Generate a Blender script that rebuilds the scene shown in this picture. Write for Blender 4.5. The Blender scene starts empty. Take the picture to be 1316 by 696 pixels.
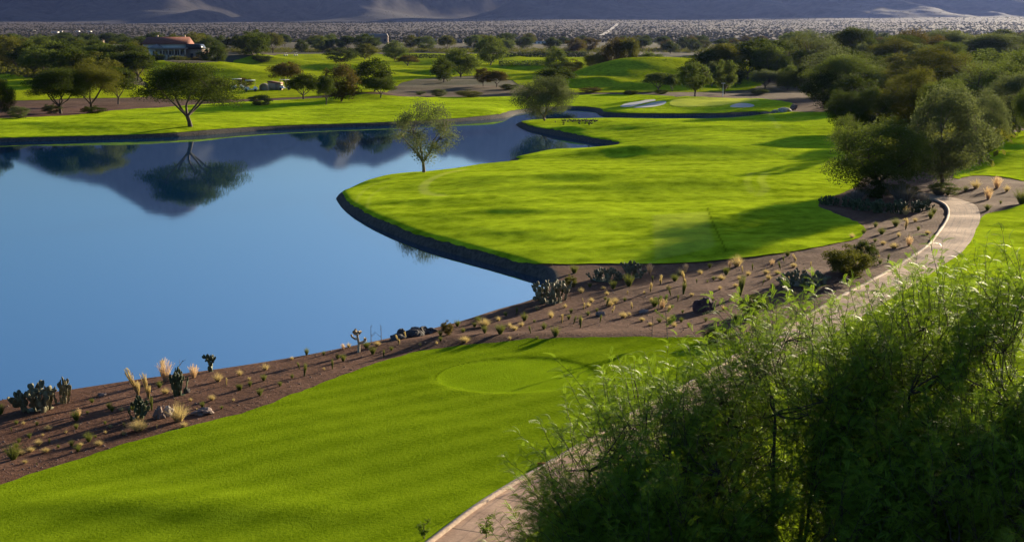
import bpy, math, random
import numpy as np
from mathutils import Vector, Matrix

random.seed(7)
RNG = np.random.default_rng(11)
SC = bpy.context.scene
COL = SC.collection
R = math.radians

# ------------------------------------------------------------------ camera
CH = 14.0                     # eye height above the water
F = 1600.0                    # focal length in photograph pixels (1316 wide)
PITCH = math.atan(300.0 / F)
CP, SP = math.cos(PITCH), math.sin(PITCH)
cam_d = bpy.data.cameras.new('camera')
cam = bpy.data.objects.new('camera', cam_d)
COL.objects.link(cam)
cam.location = (0, 0, CH)
cam.rotation_euler = (math.pi / 2 - PITCH, 0, 0)
cam_d.sensor_width = 36
cam_d.lens = F / 1316 * 36
cam_d.clip_start = 0.5
cam_d.clip_end = 40000
SC.camera = cam

def ray(u, v):
    a, b = u - 658.0, 348.0 - v
    return a, F * CP + b * SP, -F * SP + b * CP

# ------------------------------------------------------------------ light
SUN_EL, SUN_AZ = R(10.0), R(38.5)     # azimuth from +Y towards +X
world = bpy.data.worlds.new('World')
SC.world = world
world.use_nodes = True
wn = world.node_tree
wn.nodes.clear()
sky = wn.nodes.new('ShaderNodeTexSky')
sky.sky_type = 'NISHITA'
sky.sun_disc = False
sky.sun_elevation = SUN_EL
sky.sun_rotation = SUN_AZ
sky.air_density = 1.0
sky.dust_density = 2.6
sky.altitude = 500
sky.ozone_density = 4.5
bg = wn.nodes.new('ShaderNodeBackground')
bg.inputs['Strength'].default_value = 0.060
wo = wn.nodes.new('ShaderNodeOutputWorld')
wn.links.new(sky.outputs[0], bg.inputs[0])
wn.links.new(bg.outputs[0], wo.inputs[0])
sl = bpy.data.lights.new('sun', 'SUN')
sl.energy = 5.0
sl.angle = R(0.6)
sl.color = (1.0, 0.84, 0.58)
so = bpy.data.objects.new('sun', sl)
COL.objects.link(so)
sd = Vector((-math.sin(SUN_AZ) * math.cos(SUN_EL), -math.cos(SUN_AZ) * math.cos(SUN_EL), -math.sin(SUN_EL)))
so.rotation_euler = sd.to_track_quat('-Z', 'Y').to_euler()
so.location = (60, 80, 40)
SC.view_settings.view_transform = 'Standard'
SC.view_settings.look = 'None'
SC.view_settings.exposure = 1.5
SC.view_settings.gamma = 1.0
SC.view_settings.use_curve_mapping = False
SC.cycles.max_bounces = 6
SC.cycles.transparent_max_bounces = 8
SC.cycles.volume_bounces = 0
SC.cycles.use_denoising = True

# ------------------------------------------------------------------ noise
def vnoise(x, y, seed=0):
    xi, yi = np.floor(x).astype(np.int64), np.floor(y).astype(np.int64)
    fx, fy = x - xi, y - yi
    fx, fy = fx * fx * (3 - 2 * fx), fy * fy * (3 - 2 * fy)
    def h(a, b):
        n = (a * 374761393 + b * 668265263 + seed * 1442695041) & 0xffffffff
        n = ((n ^ (n >> 13)) * 1274126177) & 0xffffffff
        return ((n ^ (n >> 16)) & 0xffffff) / float(0xffffff)
    return ((h(xi, yi) * (1 - fx) + h(xi + 1, yi) * fx) * (1 - fy) + (h(xi, yi + 1) * (1 - fx) + h(xi + 1, yi + 1) * fx) * fy) * 2 - 1

def fbm(x, y, octs=4, seed=0, gain=0.5):
    s, a = 0, 1.0
    for k in range(octs):
        s = s + a * vnoise(x * 2 ** k + 17 * k, y * 2 ** k - 9 * k, seed + k)
        a *= gain
    return s

# ------------------------------------------------------------------ materials
def nodes_of(m):
    m.use_nodes = True
    m.node_tree.nodes.clear()
    return m.node_tree

class NT:
    def __init__(s, name):
        s.m = bpy.data.materials.new(name)
        s.t = nodes_of(s.m)
        s.out = s.t.nodes.new('ShaderNodeOutputMaterial')
        s.geo = s.t.nodes.new('ShaderNodeNewGeometry')
    def n(s, t, **kw):
        nd = s.t.nodes.new(t)
        for k, v in kw.items():
            setattr(nd, k, v)
        return nd
    def l(s, a, b):
        s.t.links.new(a, b)
    def pos(s, scale=(1, 1, 1), rot=0):
        mp = s.n('ShaderNodeMapping')
        mp.inputs['Scale'].default_value = scale
        mp.inputs['Rotation'].default_value = (0, 0, rot)
        s.l(s.geo.outputs['Position'], mp.inputs[0])
        return mp.outputs[0]
    def noise(s, scale, detail=3, rough=0.55, vec=None):
        nd = s.n('ShaderNodeTexNoise')
        nd.inputs['Scale'].default_value = scale
        nd.inputs['Detail'].default_value = detail
        nd.inputs['Roughness'].default_value = rough
        s.l(vec if vec is not None else s.geo.outputs['Position'], nd.inputs['Vector'])
        return nd.outputs[0]
    def ramp(s, fac, stops):
        r = s.n('ShaderNodeValToRGB')
        el = r.color_ramp.elements
        while len(el) < len(stops):
            el.new(0.5)
        for e, (p, c) in zip(el, stops):
            e.position = p
            e.color = (c[0], c[1], c[2], 1) if len(c) > 2 else c
        s.l(fac, r.inputs[0])
        return r.outputs[0]
    def mix(s, fac, a, b, mode='MIX'):
        m = s.n('ShaderNodeMix', data_type='RGBA', blend_type=mode)
        for sock, v in ((m.inputs[0], fac), (m.inputs[6], a), (m.inputs[7], b)):
            if hasattr(v, 'links') or hasattr(v, 'is_linked'):
                s.l(v, sock)
            elif isinstance(v, (int, float)):
                sock.default_value = v
            else:
                sock.default_value = (*v, 1)
        return m.outputs[2]
    def math(s, op, a, b=0.0, clamp=False):
        m = s.n('ShaderNodeMath', operation=op, use_clamp=clamp)
        for i, v in enumerate((a, b)):
            if hasattr(v, 'is_linked'):
                s.l(v, m.inputs[i])
            else:
                m.inputs[i].default_value = v
        return m.outputs[0]
    def attr(s, name):
        a = s.n('ShaderNodeAttribute', attribute_name=name)
        return a.outputs['Fac']
    def bump(s, h, strength, dist):
        b = s.n('ShaderNodeBump')
        b.inputs['Strength'].default_value = strength
        b.inputs['Distance'].default_value = dist
        s.l(h, b.inputs['Height'])
        return b.outputs[0]
    def principled(s, color, rough=0.8, spec=0.3, normal=None, metallic=0.0):
        p = s.n('ShaderNodeBsdfPrincipled')
        if hasattr(color, 'is_linked'):
            s.l(color, p.inputs['Base Color'])
        else:
            p.inputs['Base Color'].default_value = (*color, 1)
        p.inputs['Roughness'].default_value = rough
        p.inputs['Specular IOR Level'].default_value = spec
        p.inputs['Metallic'].default_value = metallic
        if normal is not None:
            s.l(normal, p.inputs['Normal'])
        return p
    def done(s, sh):
        s.l(sh.outputs[0], s.out.inputs[0])
        return s.m

def mat_plain(name, c, rough=0.8, var=0.25, scale=3.0, spec=0.3, bump=0.0):
    t = NT(name)
    nz = t.noise(scale, 4)
    col = t.ramp(nz, [(0.3, [x * (1 - var) for x in c]), (0.7, [min(1, x * (1 + var)) for x in c])])
    nm = t.bump(nz, bump, 0.05) if bump else None
    return t.done(t.principled(col, rough, spec, nm))

def mat_turf(name, lo, hi, pale, rot=0.5, stripe=0.25, swidth=2.2, near=False):
    t = NT(name)
    n1 = t.noise(0.09, 3)
    n2 = t.noise(0.9, 4, 0.6)
    n3 = t.noise(7.0, 4, 0.8)
    w = t.n('ShaderNodeTexWave', wave_type='BANDS', wave_profile='SIN')
    w.inputs['Scale'].default_value = 1 / swidth / 3.14
    w.inputs['Distortion'].default_value = 1.6
    w.inputs['Detail'].default_value = 1
    w.inputs['Detail Scale'].default_value = 0.4
    t.l(t.pos(rot=rot), w.inputs['Vector'])
    f = t.math('ADD', t.math('MULTIPLY', n1, 0.30 if near else 0.45), t.math('MULTIPLY', n2, 0.35 if near else 0.85))
    f = t.math('ADD', f, t.math('MULTIPLY', n3, 0.85 if near else 0.45))
    f = t.math('ADD', f, t.math('MULTIPLY', w.outputs['Fac'], stripe))
    f = t.math('SUBTRACT', f, (0.75 if near else 0.875) - 0.5 + stripe / 2)
    col = t.ramp(f, [(0.28, lo), (0.72, hi)])
    col = t.mix(t.attr('pale'), col, pale)
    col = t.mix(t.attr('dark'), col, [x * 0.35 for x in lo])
    nf = t.noise(11.0, 4, 0.8)
    nrm = t.bump(nf, 0.8, 0.07)
    p = t.principled(col, 1.0, 0.0, nrm)
    return t.done(p)

def mat_leaf(name, dark, light, trans=0.38, gloss=0.25, rough=0.75):
    t = NT(name)
    oi = t.n('ShaderNodeObjectInfo')
    f = t.math('ADD', t.math('MULTIPLY', t.attr('tint'), 0.85), t.math('MULTIPLY', oi.outputs['Random'], 0.25))
    col = t.ramp(f, [(0.05, dark), (0.95, light)])
    p = t.principled(col, rough, gloss * .2)
    tr = t.n('ShaderNodeBsdfTranslucent')
    c2 = t.mix(0.5, col, (light[0] * 1.5, light[1] * 1.55, light[2] * 0.7))
    t.l(c2, tr.inputs[0])
    mx = t.n('ShaderNodeMixShader')
    mx.inputs[0].default_value = trans
    t.l(p.outputs[0], mx.inputs[1]); t.l(tr.outputs[0], mx.inputs[2])
    return t.done(mx)

M = {}
M['tee'] = mat_turf('tee_grass', (0.102, 0.163, 0.003), (0.225, 0.318, 0.010), (0.24, 0.36, 0.008), rot=0.95, stripe=0.13, swidth=1.5, near=True)
M['fairway'] = mat_turf('fairway_grass', (0.18, 0.265, 0.005), (0.50, 0.64, 0.022), (0.55, 0.58, 0.10), rot=1.45, stripe=0.10, swidth=3.5)
M['far_turf'] = mat_turf('far_grass', (0.15, 0.20, 0.005), (0.42, 0.48, 0.018), (0.52, 0.55, 0.10), rot=1.5, stripe=0.1, swidth=9)
M['mound_turf'] = M['far_turf']
M['green'] = mat_turf('putting_grass', (0.50, 0.54, 0.06), (0.64, 0.66, 0.10), (0.6, 0.62, 0.1), stripe=0.05)
M['sand'] = mat_plain('bunker_sand', (0.50, 0.47, 0.42), 0.95, 0.06, 2)
M['kerb'] = mat_plain('kerb_concrete', (0.50, 0.35, 0.24), 0.85, 0.18, 6, bump=0.4)
M['bark'] = mat_plain('bark', (0.075, 0.052, 0.038), 0.9, 0.35, 14, bump=0.5)
M['bark_pale'] = mat_plain('pale_bark', (0.13, 0.10, 0.07), 0.9, 0.35, 14, bump=0.5)
M['leaf_dark'] = mat_leaf('leaf_dark_green', (0.014, 0.024, 0.006), (0.060, 0.080, 0.014))
M['leaf_mid'] = mat_leaf('leaf_mid_green', (0.030, 0.048, 0.012), (0.115, 0.145, 0.034))
M['leaf_olive'] = mat_leaf('leaf_olive', (0.030, 0.036, 0.008), (0.115, 0.115, 0.022))
M['leaf_brown'] = mat_leaf('leaf_rusty_olive', (0.040, 0.034, 0.012), (0.105, 0.080, 0.024))
M['leaf_grey'] = mat_leaf('leaf_grey_green', (0.042, 0.054, 0.028), (0.120, 0.140, 0.066))
M['leaf_bright'] = mat_leaf('leaf_bright_green', (0.05, 0.085, 0.008), (0.14, 0.20, 0.025))
M['leaf_near'] = mat_leaf('leaf_feathery_green', (0.085, 0.145, 0.016), (0.220, 0.320, 0.028), 0.36, 0.7, 0.5)
M['tan'] = mat_leaf('dry_grass', (0.24, 0.17, 0.09), (0.52, 0.40, 0.24), 0.45, 0.1)
M['pink'] = mat_leaf('pink_dry_grass', (0.34, 0.22, 0.16), (0.62, 0.43, 0.32), 0.45, 0.1)
M['tuftgreen'] = mat_leaf('tuft_green', (0.05, 0.07, 0.02), (0.17, 0.18, 0.05), 0.35, 0.1)
M['pad'] = mat_plain('cactus_pad', (0.060, 0.075, 0.030), 0.6, 0.45, 5, bump=0.2)
M['pad_tan'] = mat_plain('cactus_pad_dusty', (0.15, 0.135, 0.075), 0.7, 0.45, 5, bump=0.2)
M['cholla'] = mat_plain('cholla_spines', (0.42, 0.33, 0.22), 0.9, 0.3, 20, bump=0.5)
M['rock'] = mat_plain('boulder_brown', (0.20, 0.14, 0.115), 0.9, 0.35, 4, bump=0.8)
M['rock_pale'] = mat_plain('boulder_pale', (0.42, 0.35, 0.29), 0.9, 0.3, 4, bump=0.8)
M['rock_red'] = mat_plain('boulder_red', (0.085, 0.038, 0.036), 0.9, 0.3, 4, bump=0.8)
M['rock_dark'] = mat_plain('boulder_dark', (0.07, 0.062, 0.06), 0.9, 0.3, 4, bump=0.8)
M['wall'] = mat_plain('stucco_tan', (0.42, 0.31, 0.22), 0.9, 0.12, 0.5)
M['wall_white'] = mat_plain('stucco_white', (0.66, 0.62, 0.56), 0.9, 0.08, 0.5)
M['wall_brown'] = mat_plain('stucco_brown', (0.28, 0.20, 0.15), 0.9, 0.12, 0.5)
M['dark'] = mat_plain('dark_opening', (0.02, 0.02, 0.022), 0.3, 0.1, 1)
M['roof_flat'] = mat_plain('flat_roof', (0.25, 0.22, 0.20), 0.9, 0.12, 1)
M['white'] = mat_plain('white_paint', (0.78, 0.77, 0.74), 0.6, 0.05, 2)
M['metal'] = mat_plain('grey_metal', (0.33, 0.33, 0.34), 0.5, 0.1, 2)
M['black'] = mat_plain('black_plastic', (0.03, 0.03, 0.03), 0.5, 0.1, 2)
M['bird'] = mat_plain('dark_feathers', (0.022, 0.020, 0.018), 0.8, 0.2, 2)
M['red'] = mat_plain('red_plastic', (0.55, 0.06, 0.02), 0.5, 0.1, 2)
t = NT('roof_tiles')
wv = t.n('ShaderNodeTexWave', wave_type='BANDS', bands_direction='X'); wv.inputs['Scale'].default_value = 0.8
t.l(t.geo.outputs['Position'], wv.inputs['Vector'])
c = t.ramp(t.noise(1.2, 4), [(0.3, (0.17, 0.062, 0.042)), (0.7, (0.29, 0.11, 0.072))])
M['tiles'] = t.done(t.principled(t.mix(t.math('MULTIPLY', wv.outputs['Fac'], 0.5), c, (0.12, 0.04, 0.03)), 0.85, 0.2))

# dirt ground: brown bank soil near, scrubby floor far; stone edging at the waterline
t = NT('ground_soil')
n1, n2, n3 = t.noise(0.35, 4, 0.6), t.noise(4.0, 4, 0.65), t.noise(22, 3, 0.6)
f = t.math('ADD', t.math('MULTIPLY', n1, 0.5), t.math('MULTIPLY', n2, 0.5))
soil = t.ramp(f, [(0.36, (0.075, 0.031, 0.017)), (0.52, (0.122, 0.055, 0.032)), (0.66, (0.19, 0.098, 0.064))])
vo = t.n('ShaderNodeTexVoronoi'); vo.inputs['Scale'].default_value = 9
t.l(t.geo.outputs['Position'], vo.inputs['Vector'])
peb = t.math('LESS_THAN', vo.outputs['Distance'], 0.10)
soil = t.mix(t.math('MULTIPLY', peb, 0.5), soil, (0.33, 0.23, 0.17))
soil = t.mix(t.math('MULTIPLY', t.math('GREATER_THAN', n3, 0.60), 0.4), soil, (0.07, 0.045, 0.035))
scrub = t.ramp(t.noise(0.05, 5, 0.7), [(0.35, (0.055, 0.055, 0.022)), (0.6, (0.12, 0.095, 0.05)), (0.75, (0.20, 0.15, 0.10))])
col = t.mix(t.attr('far'), soil, scrub)
stone = t.ramp(t.noise(3.5, 4, 0.7), [(0.35, (0.045, 0.040, 0.034)), (0.65, (0.115, 0.10, 0.085))])
col = t.mix(t.attr('bank'), col, stone)
h = t.math('ADD', t.math('MULTIPLY', n3, 0.5), t.math('MULTIPLY', n2, 1.2))
M['soil'] = t.done(t.principled(col, 0.95, 0.1, t.bump(h, 0.8, 0.08)))

t = NT('path_concrete')
f = t.math('ADD', t.math('MULTIPLY', t.noise(1.1, 4, 0.6), 0.6), t.math('MULTIPLY', t.noise(9, 4, 0.7), 0.4))
col = t.ramp(f, [(0.36, (0.29, 0.175, 0.115)), (0.64, (0.55, 0.36, 0.24))])
fr = t.math('FRACT', t.math('DIVIDE', t.attr('along'), 2.6))
joint = t.math('MULTIPLY', t.math('LESS_THAN', fr, 0.022), 0.75)
ac = t.attr('across')
st = t.n('ShaderNodeCombineXYZ'); t.l(t.math('MULTIPLY', ac, 6.0), st.inputs[0]); t.l(t.math('MULTIPLY', t.attr('along'), 0.22), st.inputs[1])
nn = t.noise(1.0, 4, 0.7, st.outputs[0])
streak = t.math('MULTIPLY', t.math('GREATER_THAN', nn, 0.55), 0.35)
col = t.mix(streak, col, (0.12, 0.085, 0.068))
col = t.mix(joint, col, (0.06, 0.045, 0.04))
M['path'] = t.done(t.principled(col, 0.9, 0.2, t.bump(t.noise(20, 4), 0.4, 0.02)))

t = NT('water')
mp = t.pos(scale=(0.25, 1.0, 1.0))
nz = t.noise(1.2, 3, 0.5, mp)
big = t.noise(0.05, 3, 0.5)
p = t.principled((0.002, 0.033, 0.095), 0.03, 0.5, t.bump(nz, 0.02, 0.05))
p.inputs['IOR'].default_value = 9.0
p.inputs['Specular Tint'].default_value = (0.80, 0.95, 1.0, 1)
M['water'] = t.done(p)

t = NT('desert_floor')
n1 = t.noise(0.004, 5, 0.6)
n2 = t.noise(0.035, 4, 0.75)
f = t.math('ADD', t.math('MULTIPLY', n1, 0.5), t.math('MULTIPLY', n2, 0.5))
col = t.ramp(f, [(0.40, (0.058, 0.043, 0.035)), (0.60, (0.108, 0.077, 0.060))])
M['desert'] = t.done(t.principled(col, 0.95, 0.1))
t = NT('mountain_rock')
n1 = t.noise(0.003, 6, 0.65)
n2 = t.noise(0.03, 4, 0.7)
f = t.math('ADD', t.math('MULTIPLY', n1, 0.5), t.math('MULTIPLY', n2, 0.5))
col = t.ramp(f, [(0.38, (0.016, 0.017, 0.019)), (0.62, (0.068, 0.056, 0.052))])
M['mountain'] = t.done(t.principled(col, 0.95, 0.1))
M['scrub'] = mat_leaf('scrub_leaf', (0.036, 0.036, 0.022), (0.085, 0.077, 0.048), 0.2, 0.1)
M['track'] = mat_plain('dirt_track', (0.45, 0.38, 0.31), 0.95, 0.1, 0.1)

# ------------------------------------------------------------------ mesh helpers
def mesh_np(name, verts, faces_flat, sizes, mats, attrs=None, smooth=False):
    me = bpy.data.meshes.new(name)
    nv = len(verts)
    me.vertices.add(nv)
    me.vertices.foreach_set('co', np.ascontiguousarray(verts, dtype=np.float32).ravel())
    faces_flat = np.ascontiguousarray(faces_flat, dtype=np.int32).ravel()
    sizes = np.ascontiguousarray(sizes, dtype=np.int32)
    me.loops.add(len(faces_flat))
    me.loops.foreach_set('vertex_index', faces_flat)
    me.polygons.add(len(sizes))
    starts = np.concatenate(([0], np.cumsum(sizes)[:-1])).astype(np.int32) if len(sizes) else np.zeros(0, np.int32)
    me.polygons.foreach_set('loop_start', starts)
    me.polygons.foreach_set('loop_total', sizes)
    me.update(calc_edges=True)
    for m in (mats if isinstance(mats, (list, tuple)) else [mats]):
        me.materials.append(m)
    for k, a in (attrs or {}).items():
        at = me.attributes.new(k, 'FLOAT', 'POINT')
        at.data.foreach_set('value', np.ascontiguousarray(a, dtype=np.float32))
    if smooth:
        me.polygons.foreach_set('use_smooth', np.ones(len(sizes), dtype=bool))
    me.validate()
    return me

def link(name, me, parent=None, loc=None):
    o = bpy.data.objects.new(name, me)
    COL.objects.link(o)
    if parent is not None:
        o.parent = parent
    if loc is not None:
        o.location = loc
    return o

def tag(o, label=None, cat=None, group=None, kind=None):
    if label: o['label'] = label
    if cat: o['category'] = cat
    if group: o['group'] = group
    if kind: o['kind'] = kind
    return o

class MB:
    """collects simple shapes into one mesh"""
    def __init__(s):
        s.v, s.f, s.n, s.t = [], [], 0, []
    def add(s, v, f, tint=0.5):
        v = np.asarray(v, float)
        s.v.append(v)
        s.t.append(np.full(len(v), tint))
        s.f += [[i + s.n for i in q] for q in f]
        s.n += len(v)
    def box(s, c, d, rz=0, tint=.5):
        x, y, z = [k / 2 for k in d]
        v = np.array([(a * x, b * y, e * z) for a in (-1, 1) for b in (-1, 1) for e in (-1, 1)])
        cr, sr = math.cos(rz), math.sin(rz)
        v = np.stack([v[:, 0] * cr - v[:, 1] * sr, v[:, 0] * sr + v[:, 1] * cr, v[:, 2]], 1) + np.array(c)
        s.add(v, [[0, 1, 3, 2], [4, 6, 7, 5], [0, 4, 5, 1], [2, 3, 7, 6], [0, 2, 6, 4], [1, 5, 7, 3]], tint)
    def prism(s, pts, y0, y1):
        """polygon in xz extruded along y"""
        n = len(pts)
        v = [(p[0], y0, p[1]) for p in pts] + [(p[0], y1, p[1]) for p in pts]
        f = [list(range(n)), list(range(2 * n - 1, n - 1, -1))] + [[i, i + n, (i + 1) % n + n, (i + 1) % n] for i in range(n)]
        s.add(v, f)
    def tube(s, pts, rads, k=6, tint=.5, cap=True):
        pts = [np.asarray(p, float) for p in pts]
        v, f = [], []
        up = np.array([0.03, 0.07, 1.0])
        for i, p in enumerate(pts):
            d = pts[min(i + 1, len(pts) - 1)] - pts[max(i - 1, 0)]
            d = d / (np.linalg.norm(d) + 1e-9)
            a = np.cross(d, up if abs(d[2]) < 0.95 else np.array([1., 0, 0]))
            a /= np.linalg.norm(a) + 1e-9
            b = np.cross(d, a)
            for j in range(k):
                t_ = 2 * math.pi * j / k
                v.append(p + rads[i] * (math.cos(t_) * a + math.sin(t_) * b))
        for i in range(len(pts) - 1):
            for j in range(k):
                f.append([i * k + j, i * k + (j + 1) % k, (i + 1) * k + (j + 1) % k, (i + 1) * k + j])
        if cap:
            f.append(list(range(k)))
            f.append([len(v) - 1 - j for j in range(k)])
        s.add(v, f, tint)
    def ellipsoid(s, c, r, rot=None, seg=8, rings=5, tint=.5, jit=0):
        v, f = [(0, 0, 1)], []
        for i in range(1, rings):
            th = math.pi * i / rings
            for j in range(seg):
                ph = 2 * math.pi * j / seg
                v.append((math.sin(th) * math.cos(ph), math.sin(th) * math.sin(ph), math.cos(th)))
        v.append((0, 0, -1))
        for j in range(seg):
            f.append([0, 1 + j, 1 + (j + 1) % seg])
        for i in range(rings - 2):
            for j in range(seg):
                a = 1 + i * seg
                f.append([a + j, a + seg + j, a + seg + (j + 1) % seg, a + (j + 1) % seg])
        a = 1 + (rings - 2) * seg
        for j in range(seg):
            f.append([a + j, len(v) - 1, a + (j + 1) % seg])
        v = np.array(v, float)
        if jit:
            v *= (1 + RNG.uniform(-jit, jit, (len(v), 1)))
        v = v * np.array(r)
        if rot is not None:
            v = v @ np.array(rot).T
        s.add(v + np.array(c), f, tint)
    def mesh(s, name, mat, smooth=False):
        v = np.concatenate(s.v)
        return mesh_np(name, v, [i for q in s.f for i in q], [len(q) for q in s.f], mat, {'tint': np.concatenate(s.t)}, smooth)

# ------------------------------------------------------------------ polygons from the photograph, laid out on the ground
def smooth_poly(p, k=4, closed=True):
    p = np.array(p, float)
    n = len(p)
    out = []
    rng = range(n) if closed else range(n - 1)
    for i in rng:
        if closed:
            a, b, c, d = p[(i - 1) % n], p[i], p[(i + 1) % n], p[(i + 2) % n]
        else:
            a, b, c, d = p[max(i - 1, 0)], p[i], p[i + 1], p[min(i + 2, n - 1)]
        # centripetal-ish: limit tangents
        m1, m2 = (c - a) / 2, (d - b) / 2
        L = np.linalg.norm(c - b)
        for m in (m1, m2):
            q = np.linalg.norm(m)
            if q > L:
                m *= L / q
        for j in range(k):
            s = j / k
            out.append((2 * s**3 - 3 * s**2 + 1) * b + (s**3 - 2 * s**2 + s) * m1 + (-2 * s**3 + 3 * s**2) * c + (s**3 - s**2) * m2)
    if not closed:
        out.append(p[-1])
    return np.array(out)

def flat(u, v, z=0.0):
    a, b, c = ray(np.asarray(u, float), np.asarray(v, float))
    k = (z - CH) / c
    return a * k, b * k

def sdf(px, py, X, Y, pad=1e9):
    """signed distance, positive inside"""
    n = len(px)
    best = np.full(X.shape, 1e18)
    inside = np.zeros(X.shape, bool)
    for i in range(n):
        x0, y0, x1, y1 = px[i], py[i], px[(i + 1) % n], py[(i + 1) % n]
        dx, dy = x1 - x0, y1 - y0
        L = dx * dx + dy * dy + 1e-12
        t_ = np.clip(((X - x0) * dx + (Y - y0) * dy) / L, 0, 1)
        d = (X - x0 - t_ * dx) ** 2 + (Y - y0 - t_ * dy) ** 2
        np.minimum(best, d, out=best)
        if y0 != y1:
            c = ((y0 > Y) != (y1 > Y)) & (X < (x1 - x0) * (Y - y0) / (y1 - y0) + x0)
            inside ^= c
    return np.where(inside, 1, -1) * np.sqrt(best)

def dline(px, py, X, Y):
    """distance to an open line and arc length of the nearest point"""
    best = np.full(X.shape, 1e18); arc = np.zeros(X.shape); acc = 0
    for i in range(len(px) - 1):
        dx, dy = px[i + 1] - px[i], py[i + 1] - py[i]
        L = math.hypot(dx, dy) + 1e-9
        t_ = np.clip(((X - px[i]) * dx + (Y - py[i]) * dy) / L / L, 0, 1)
        d = (X - px[i] - t_ * dx) ** 2 + (Y - py[i] - t_ * dy) ** 2
        m = d < best
        best = np.where(m, d, best); arc = np.where(m, acc + t_ * L, arc)
        acc += L
    return np.sqrt(best), arc

WATER = [(-420, 590), (-200, 555), (-80, 530), (0, 510), (95, 496), (190, 482), (262, 473), (330, 463), (425, 447), (496, 431.5), (576, 413),
         (630, 396), (675, 383), (692, 375), (703, 365), (697, 359), (675, 352), (637, 341), (600, 331), (581, 326), (532, 312), (476, 289), (442, 269),
         (432, 256), (434, 248), (442, 241), (465, 231), (495, 224), (543, 220), (569, 217), (607, 211.6), (644, 208), (659, 206),
         (655, 203), (661, 200), (700, 192), (756, 188.5), (788, 187.4), (778, 185.8), (756, 183), (730, 177.5), (700, 172), (674, 166), (662, 160.5),
         (667, 157), (690, 153.5), (768, 152.3), (852, 152.2), (930, 151), (975, 148), (990, 146.5), (968, 147.5), (920, 149.3), (850, 149.8), (790, 149.6), (770, 147.8), (762, 142.5),
         (737, 140.2), (700, 141.5), (667, 146), (650, 151.5), (579, 157.5), (504, 161.5), (406, 165), (330, 168.5), (230, 176), (144, 179), (0, 183), (-120, 187), (-420, 200)]
# shores seen from the land side show the top of the bank, the others the waterline itself
def shore_z(i):
    u, v = WATER[i]
    if i <= 12: return 0.58
    if i in (13, 14): return 0.3
    if i <= 23: return 0.0
    if i == 24: return 0.3
    if i <= 32: return 0.58
    if i == 33: return 0.3
    if i <= 36: return 0.58
    if i == 37: return 0.3
    if i <= 43: return 0.0
    if i == 44: return 0.3
    if i <= 48: return 0.58
    if i <= 50: return 0.3
    return 0.0
WGR = []
for i_, (u_, v_) in enumerate(WATER):
    a_, b_, c_ = ray(u_, v_)
    k_ = (shore_z(i_) - CH) / c_
    WGR.append((a_ * k_, b_ * k_))
wp = smooth_poly(WGR, 3)
WX, WY = wp[:, 0], wp[:, 1]

# fan grid, even in the photograph's rows so near ground is fine and far ground coarse
vs = np.concatenate([np.arange(62.5, 200, 0.5), np.arange(200, 470, 1.1), np.arange(470, 760, 1.5), np.geomspace(762, 3300, 34)])
ang = PITCH + np.arctan((vs - 348) / F)
ys = np.sort(CH / np.tan(ang))
RW = len(ys)
ss = np.linspace(-0.76, 0.76, 1080)
S2, Y2 = np.meshgrid(ss, ys)
X2 = S2 * Y2
DW = -sdf(WX, WY, X2, Y2)       # metres to the water, negative inside it

def gb(X, Y, u, y, rx, ry, h, rot=0):
    x = (u - 658) / F * y
    a, b = X - x, Y - y
    if rot:
        c, s = math.cos(rot), math.sin(rot)
        a, b = a * c + b * s, -a * s + b * c
    return h * np.exp(-(a / rx) ** 2 - (b / ry) ** 2)

def yv(v, z=0.6):
    return float(flat(658, v, z)[1])

BUMPS = [(790, 352, 15, 15, 4.2), (850, 362, 20, 13, 4.6), (742, 330, 9, 9, 2.2), (890, 376, 26, 12, 4.2), (775, 322, 9, 4, 1.5, .4), (835, 318, 12, 4.5, 1.3, -.3), (715, 470, 28, 16, 4.2), (244, 430, 34, 22, 5.4),
         (300, 395, 16, 12, 2.6), (468, 262, 9, 7, 1.7), (420, 470, 26, 9, 3.0), (545, 560, 32, 10, 3.2), (600, 430, 22, 7, 2.2), (330, 560, 34, 12, 4.0), (480, 400, 18, 8, 2.0), (660, 500, 25, 8, 2.5),
         (930, 400, 30, 12, 2.5), (900, yv(133), 9, 9, 0.9),
         (648, yv(281), 3.2, 1.3, 0.36, 0.1), (775, yv(242), 11, 2.8, 0.6, -0.1), (700, yv(253), 7, 2.2, 0.35), (880, yv(250), 8, 3, 0.5, 0.2), (560, yv(262), 5, 2, 0.25),
         (930, yv(205), 14, 5, 0.7), (800, yv(205), 12, 4, 0.4), (760, yv(168), 12, 5, 0.5), (960, yv(172), 18, 6, 0.6),
         (1420, yv(290), 5, 3.0, 0.5, 0.3), (1330, yv(200), 14, 6, 1.6, 0.4), (1300, yv(215), 10, 3, 0.8, 0.4),
         (150, yv(676), 4.5, 1.1, 0.16, 0.0), (330, yv(690), 3.2, 0.9, 0.10), (620, yv(446), 10, 1.3, 0.28, 0.0), (200, yv(158), 16, 6, 0.5), (120, yv(166), 20, 5, 0.5), (560, yv(145), 20, 8, 0.6)]
BWID = 0.18 + 0.0036 * np.clip(Y2 - 60, 0, 300)
H = np.where(DW > 0, 0.62 * (1 - np.exp(-DW / BWID)), np.maximum(DW * 1.5, -1.6)) + np.clip(DW, 0, 14) * 0.045
for b in BUMPS:
    H = H + gb(X2, Y2, *b) * np.clip(DW / 3, 0, 1)
inl = np.clip(DW / 4, 0, 1)
H = H + inl * (np.where(Y2 < 62, 0.10, 0.17) * fbm(X2 / 11, Y2 / 7, 2, 3) + np.where(Y2 < 62, 0.016, 0.05) * fbm(X2 / 3.2, Y2 / 2.2, 3, 8))
H = H + np.clip((Y2 - 170) / 300, 0, 1) * 1.3 * fbm(X2 / 60, Y2 / 35, 3, 5) * inl
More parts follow.
